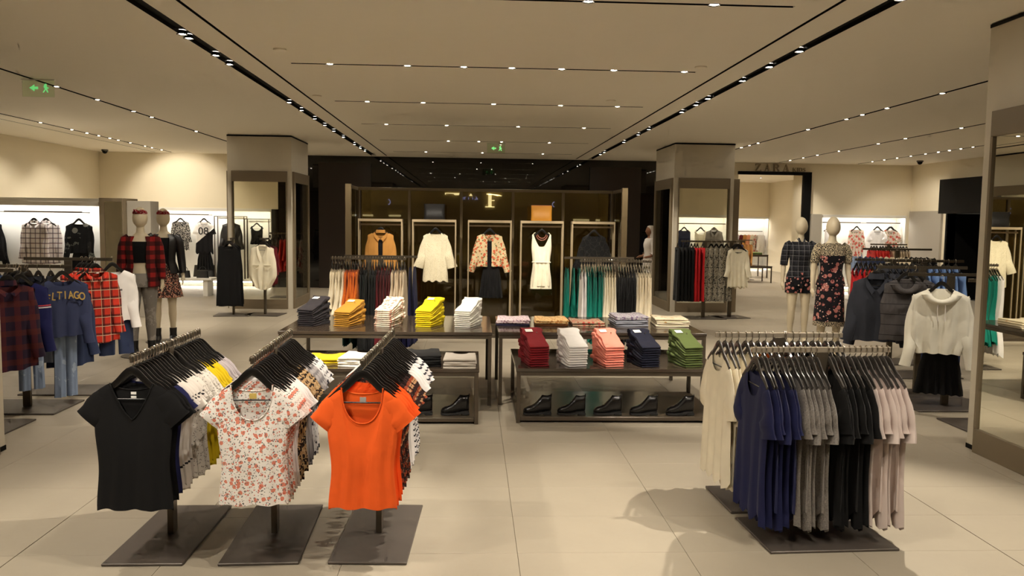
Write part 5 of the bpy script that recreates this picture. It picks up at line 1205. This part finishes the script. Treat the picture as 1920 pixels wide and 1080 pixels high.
cloth_torso(m4, 'lace_yoke', f_lacetop, 1.3, 1.5, .014); cloth_arms(m4, 'lace_sleeve', f_lacetop, 1.2, .018); cloth_torso(m4, 'bodice', f_dressfl, .95, 1.34, .018)
skirt_part(m4, 'dress_skirt', f_dressfl, .48, 1.06, .165, .2, 5, .008); skirt_part(m4, 'lace_hem', f_lacetop, .42, .485, .2, .206, 24, .004)

# fire extinguisher between the left mannequins and low shoe shelf behind
t = thing('fire_extinguisher', 'red fire extinguisher standing behind the plaid mannequin legs', 'fire extinguisher', (-6.2, 15.6, 0))
m_red = plain('extinguisher_red', (186, 30, 26), .35)
build(MB().loft([ell((0, 0, z), r_, r_, 18) for z, r_ in ((0, .075), (.02, .085), (.42, .085), (.48, .06), (.51, .028), (.54, .028))]), 'cylinder', m_red, t, smooth=40)
build(MB().box(-.05, .05, -.015, .015, .54, .57, .004).box(-.02, .08, -.012, .012, .58, .6, .004), 'handle', m_black, t); build(MB().tube([(.03, -.02, .55), (.1, -.04, .5), (.105, -.04, .3), (.09, -.06, .18)], .012, 8), 'hose', m_black, t)
build(MB().box(-.05, .05, -.09, -.083, .15, .35), 'label_plate', m_paper, t)
t = thing('shoe_bench', 'low white shoe bench behind the leather jacket mannequin', 'bench', (-6.4, 18.6, 0))
build(MB().box(-.7, .7, -.25, .25, .36, .4, .004), 'top', m_white, t)
for s in (-1, 1): build(MB().box(s*.6, s*.5, -.2, .2, 0, .36, .004), 'leg', m_white, t)
for x, l in ((-6.8, 'left'), (-6.35, 'middle'), (-5.95, 'right')): handbag(x, 18.55, .4, .6, f_leather, 'small black bag, %s one on the low white bench' % l)

# person partly hidden by the right column
def person():
    t = thing('person', 'person in white robe and white head scarf beside the right column', 'person', (4.06, 18.9, 0), -PI/2+.2)
    mb = MB(); mb.loft([ell((0, y*.8, z*.93), a*.95, b, 18) for z, a, b, y in TORSO])
    for s in (-1, 1):
        mb.tube([(p[0]*s, p[1], p[2]*.93) for p, r_ in LEG], [r_ for p, r_ in LEG], 12); mb.tube([(s*.1, .02, .03), (s*.1, -.1, .03), (s*.1, -.16, .02)], [.035, .035, .02], 10)
        A2 = [((.165, .008, 1.33), .05), ((.2, .02, 1.2), .045), ((.215, .03, 1.06), .04), ((.21, -.06, .98), .034), ((.19, -.15, .96), .026)]
        mb.tube([(p[0]*s, p[1], p[2]) for p, r_ in A2], [r_ for p, r_ in A2], 12)
        mb.tube([(s*.19, -.15, .96), (s*.187, -.19, .955)], [.03, .03], 8, flat=.7)
        for f in range(4): mb.tube([(s*(.172+.011*f), -.185, .955), (s*(.172+.011*f), -.22, .945), (s*(.172+.011*f), -.24, .925)], [.0085, .008, .007], 6)
        mb.tube([(s*.165, -.165, .965), (s*.15, -.19, .965), (s*.146, -.21, .96)], [.011, .009, .008], 6)
    mb.tube([(0, .01, 1.38), (0, 0, 1.46)], [.055, .05], 12)
    mb.loft([ell((0, -.005, 1.555-.115*math.cos(a)), .075*math.sin(a)+.002, .094*math.sin(a)+.002, 18) for a in [PI*j/10 for j in range(11)]])
    mb.tube([(0, -.09, 1.57), (0, -.112, 1.535), (0, -.09, 1.525)], [.008, .014, .01], 8)
    for s in (-1, 1): mb.tube([(s*.03, -.088, 1.57), (s*.03, -.096, 1.57)], [.012, .006], 8)
    obj('body', remeshed(mb, 'person_body', plain('person_skin', (150, 104, 76), .55), .011, 3), t)
    w_ = fab('white_robe', (222, 214, 206))
    skirt_part(t, 'robe', w_, .1, 1.0, .17, .24, 7, .014); build(MB().loft([ell((0, y*.8, z*.93), a*.95+.022, b+.022, 22) for z, a, b, y in TORSO[1:-1]], cap=False), 'robe_top', w_, t, smooth=70)
    for s in (-1, 1): build(MB().tube([(s*.15, .008, 1.36), (s*.2, .02, 1.2), (s*.217, .03, 1.04), (s*.21, -.03, 1.0)], [.06, .065, .07, .07], 12, cap=False), 'robe_sleeve', w_, t, smooth=70)
    build(MB().loft([ell((0, .02+dy, z), a, b, 20) for z, a, b, dy in ((1.68, .03, .04, 0), (1.66, .07, .085, 0), (1.6, .092, .1, .02), (1.5, .095, .09, .045), (1.4, .13, .1, .05), (1.28, .17, .11, .05))], cap=True), 'head_scarf', w_, t, smooth=70)
person()
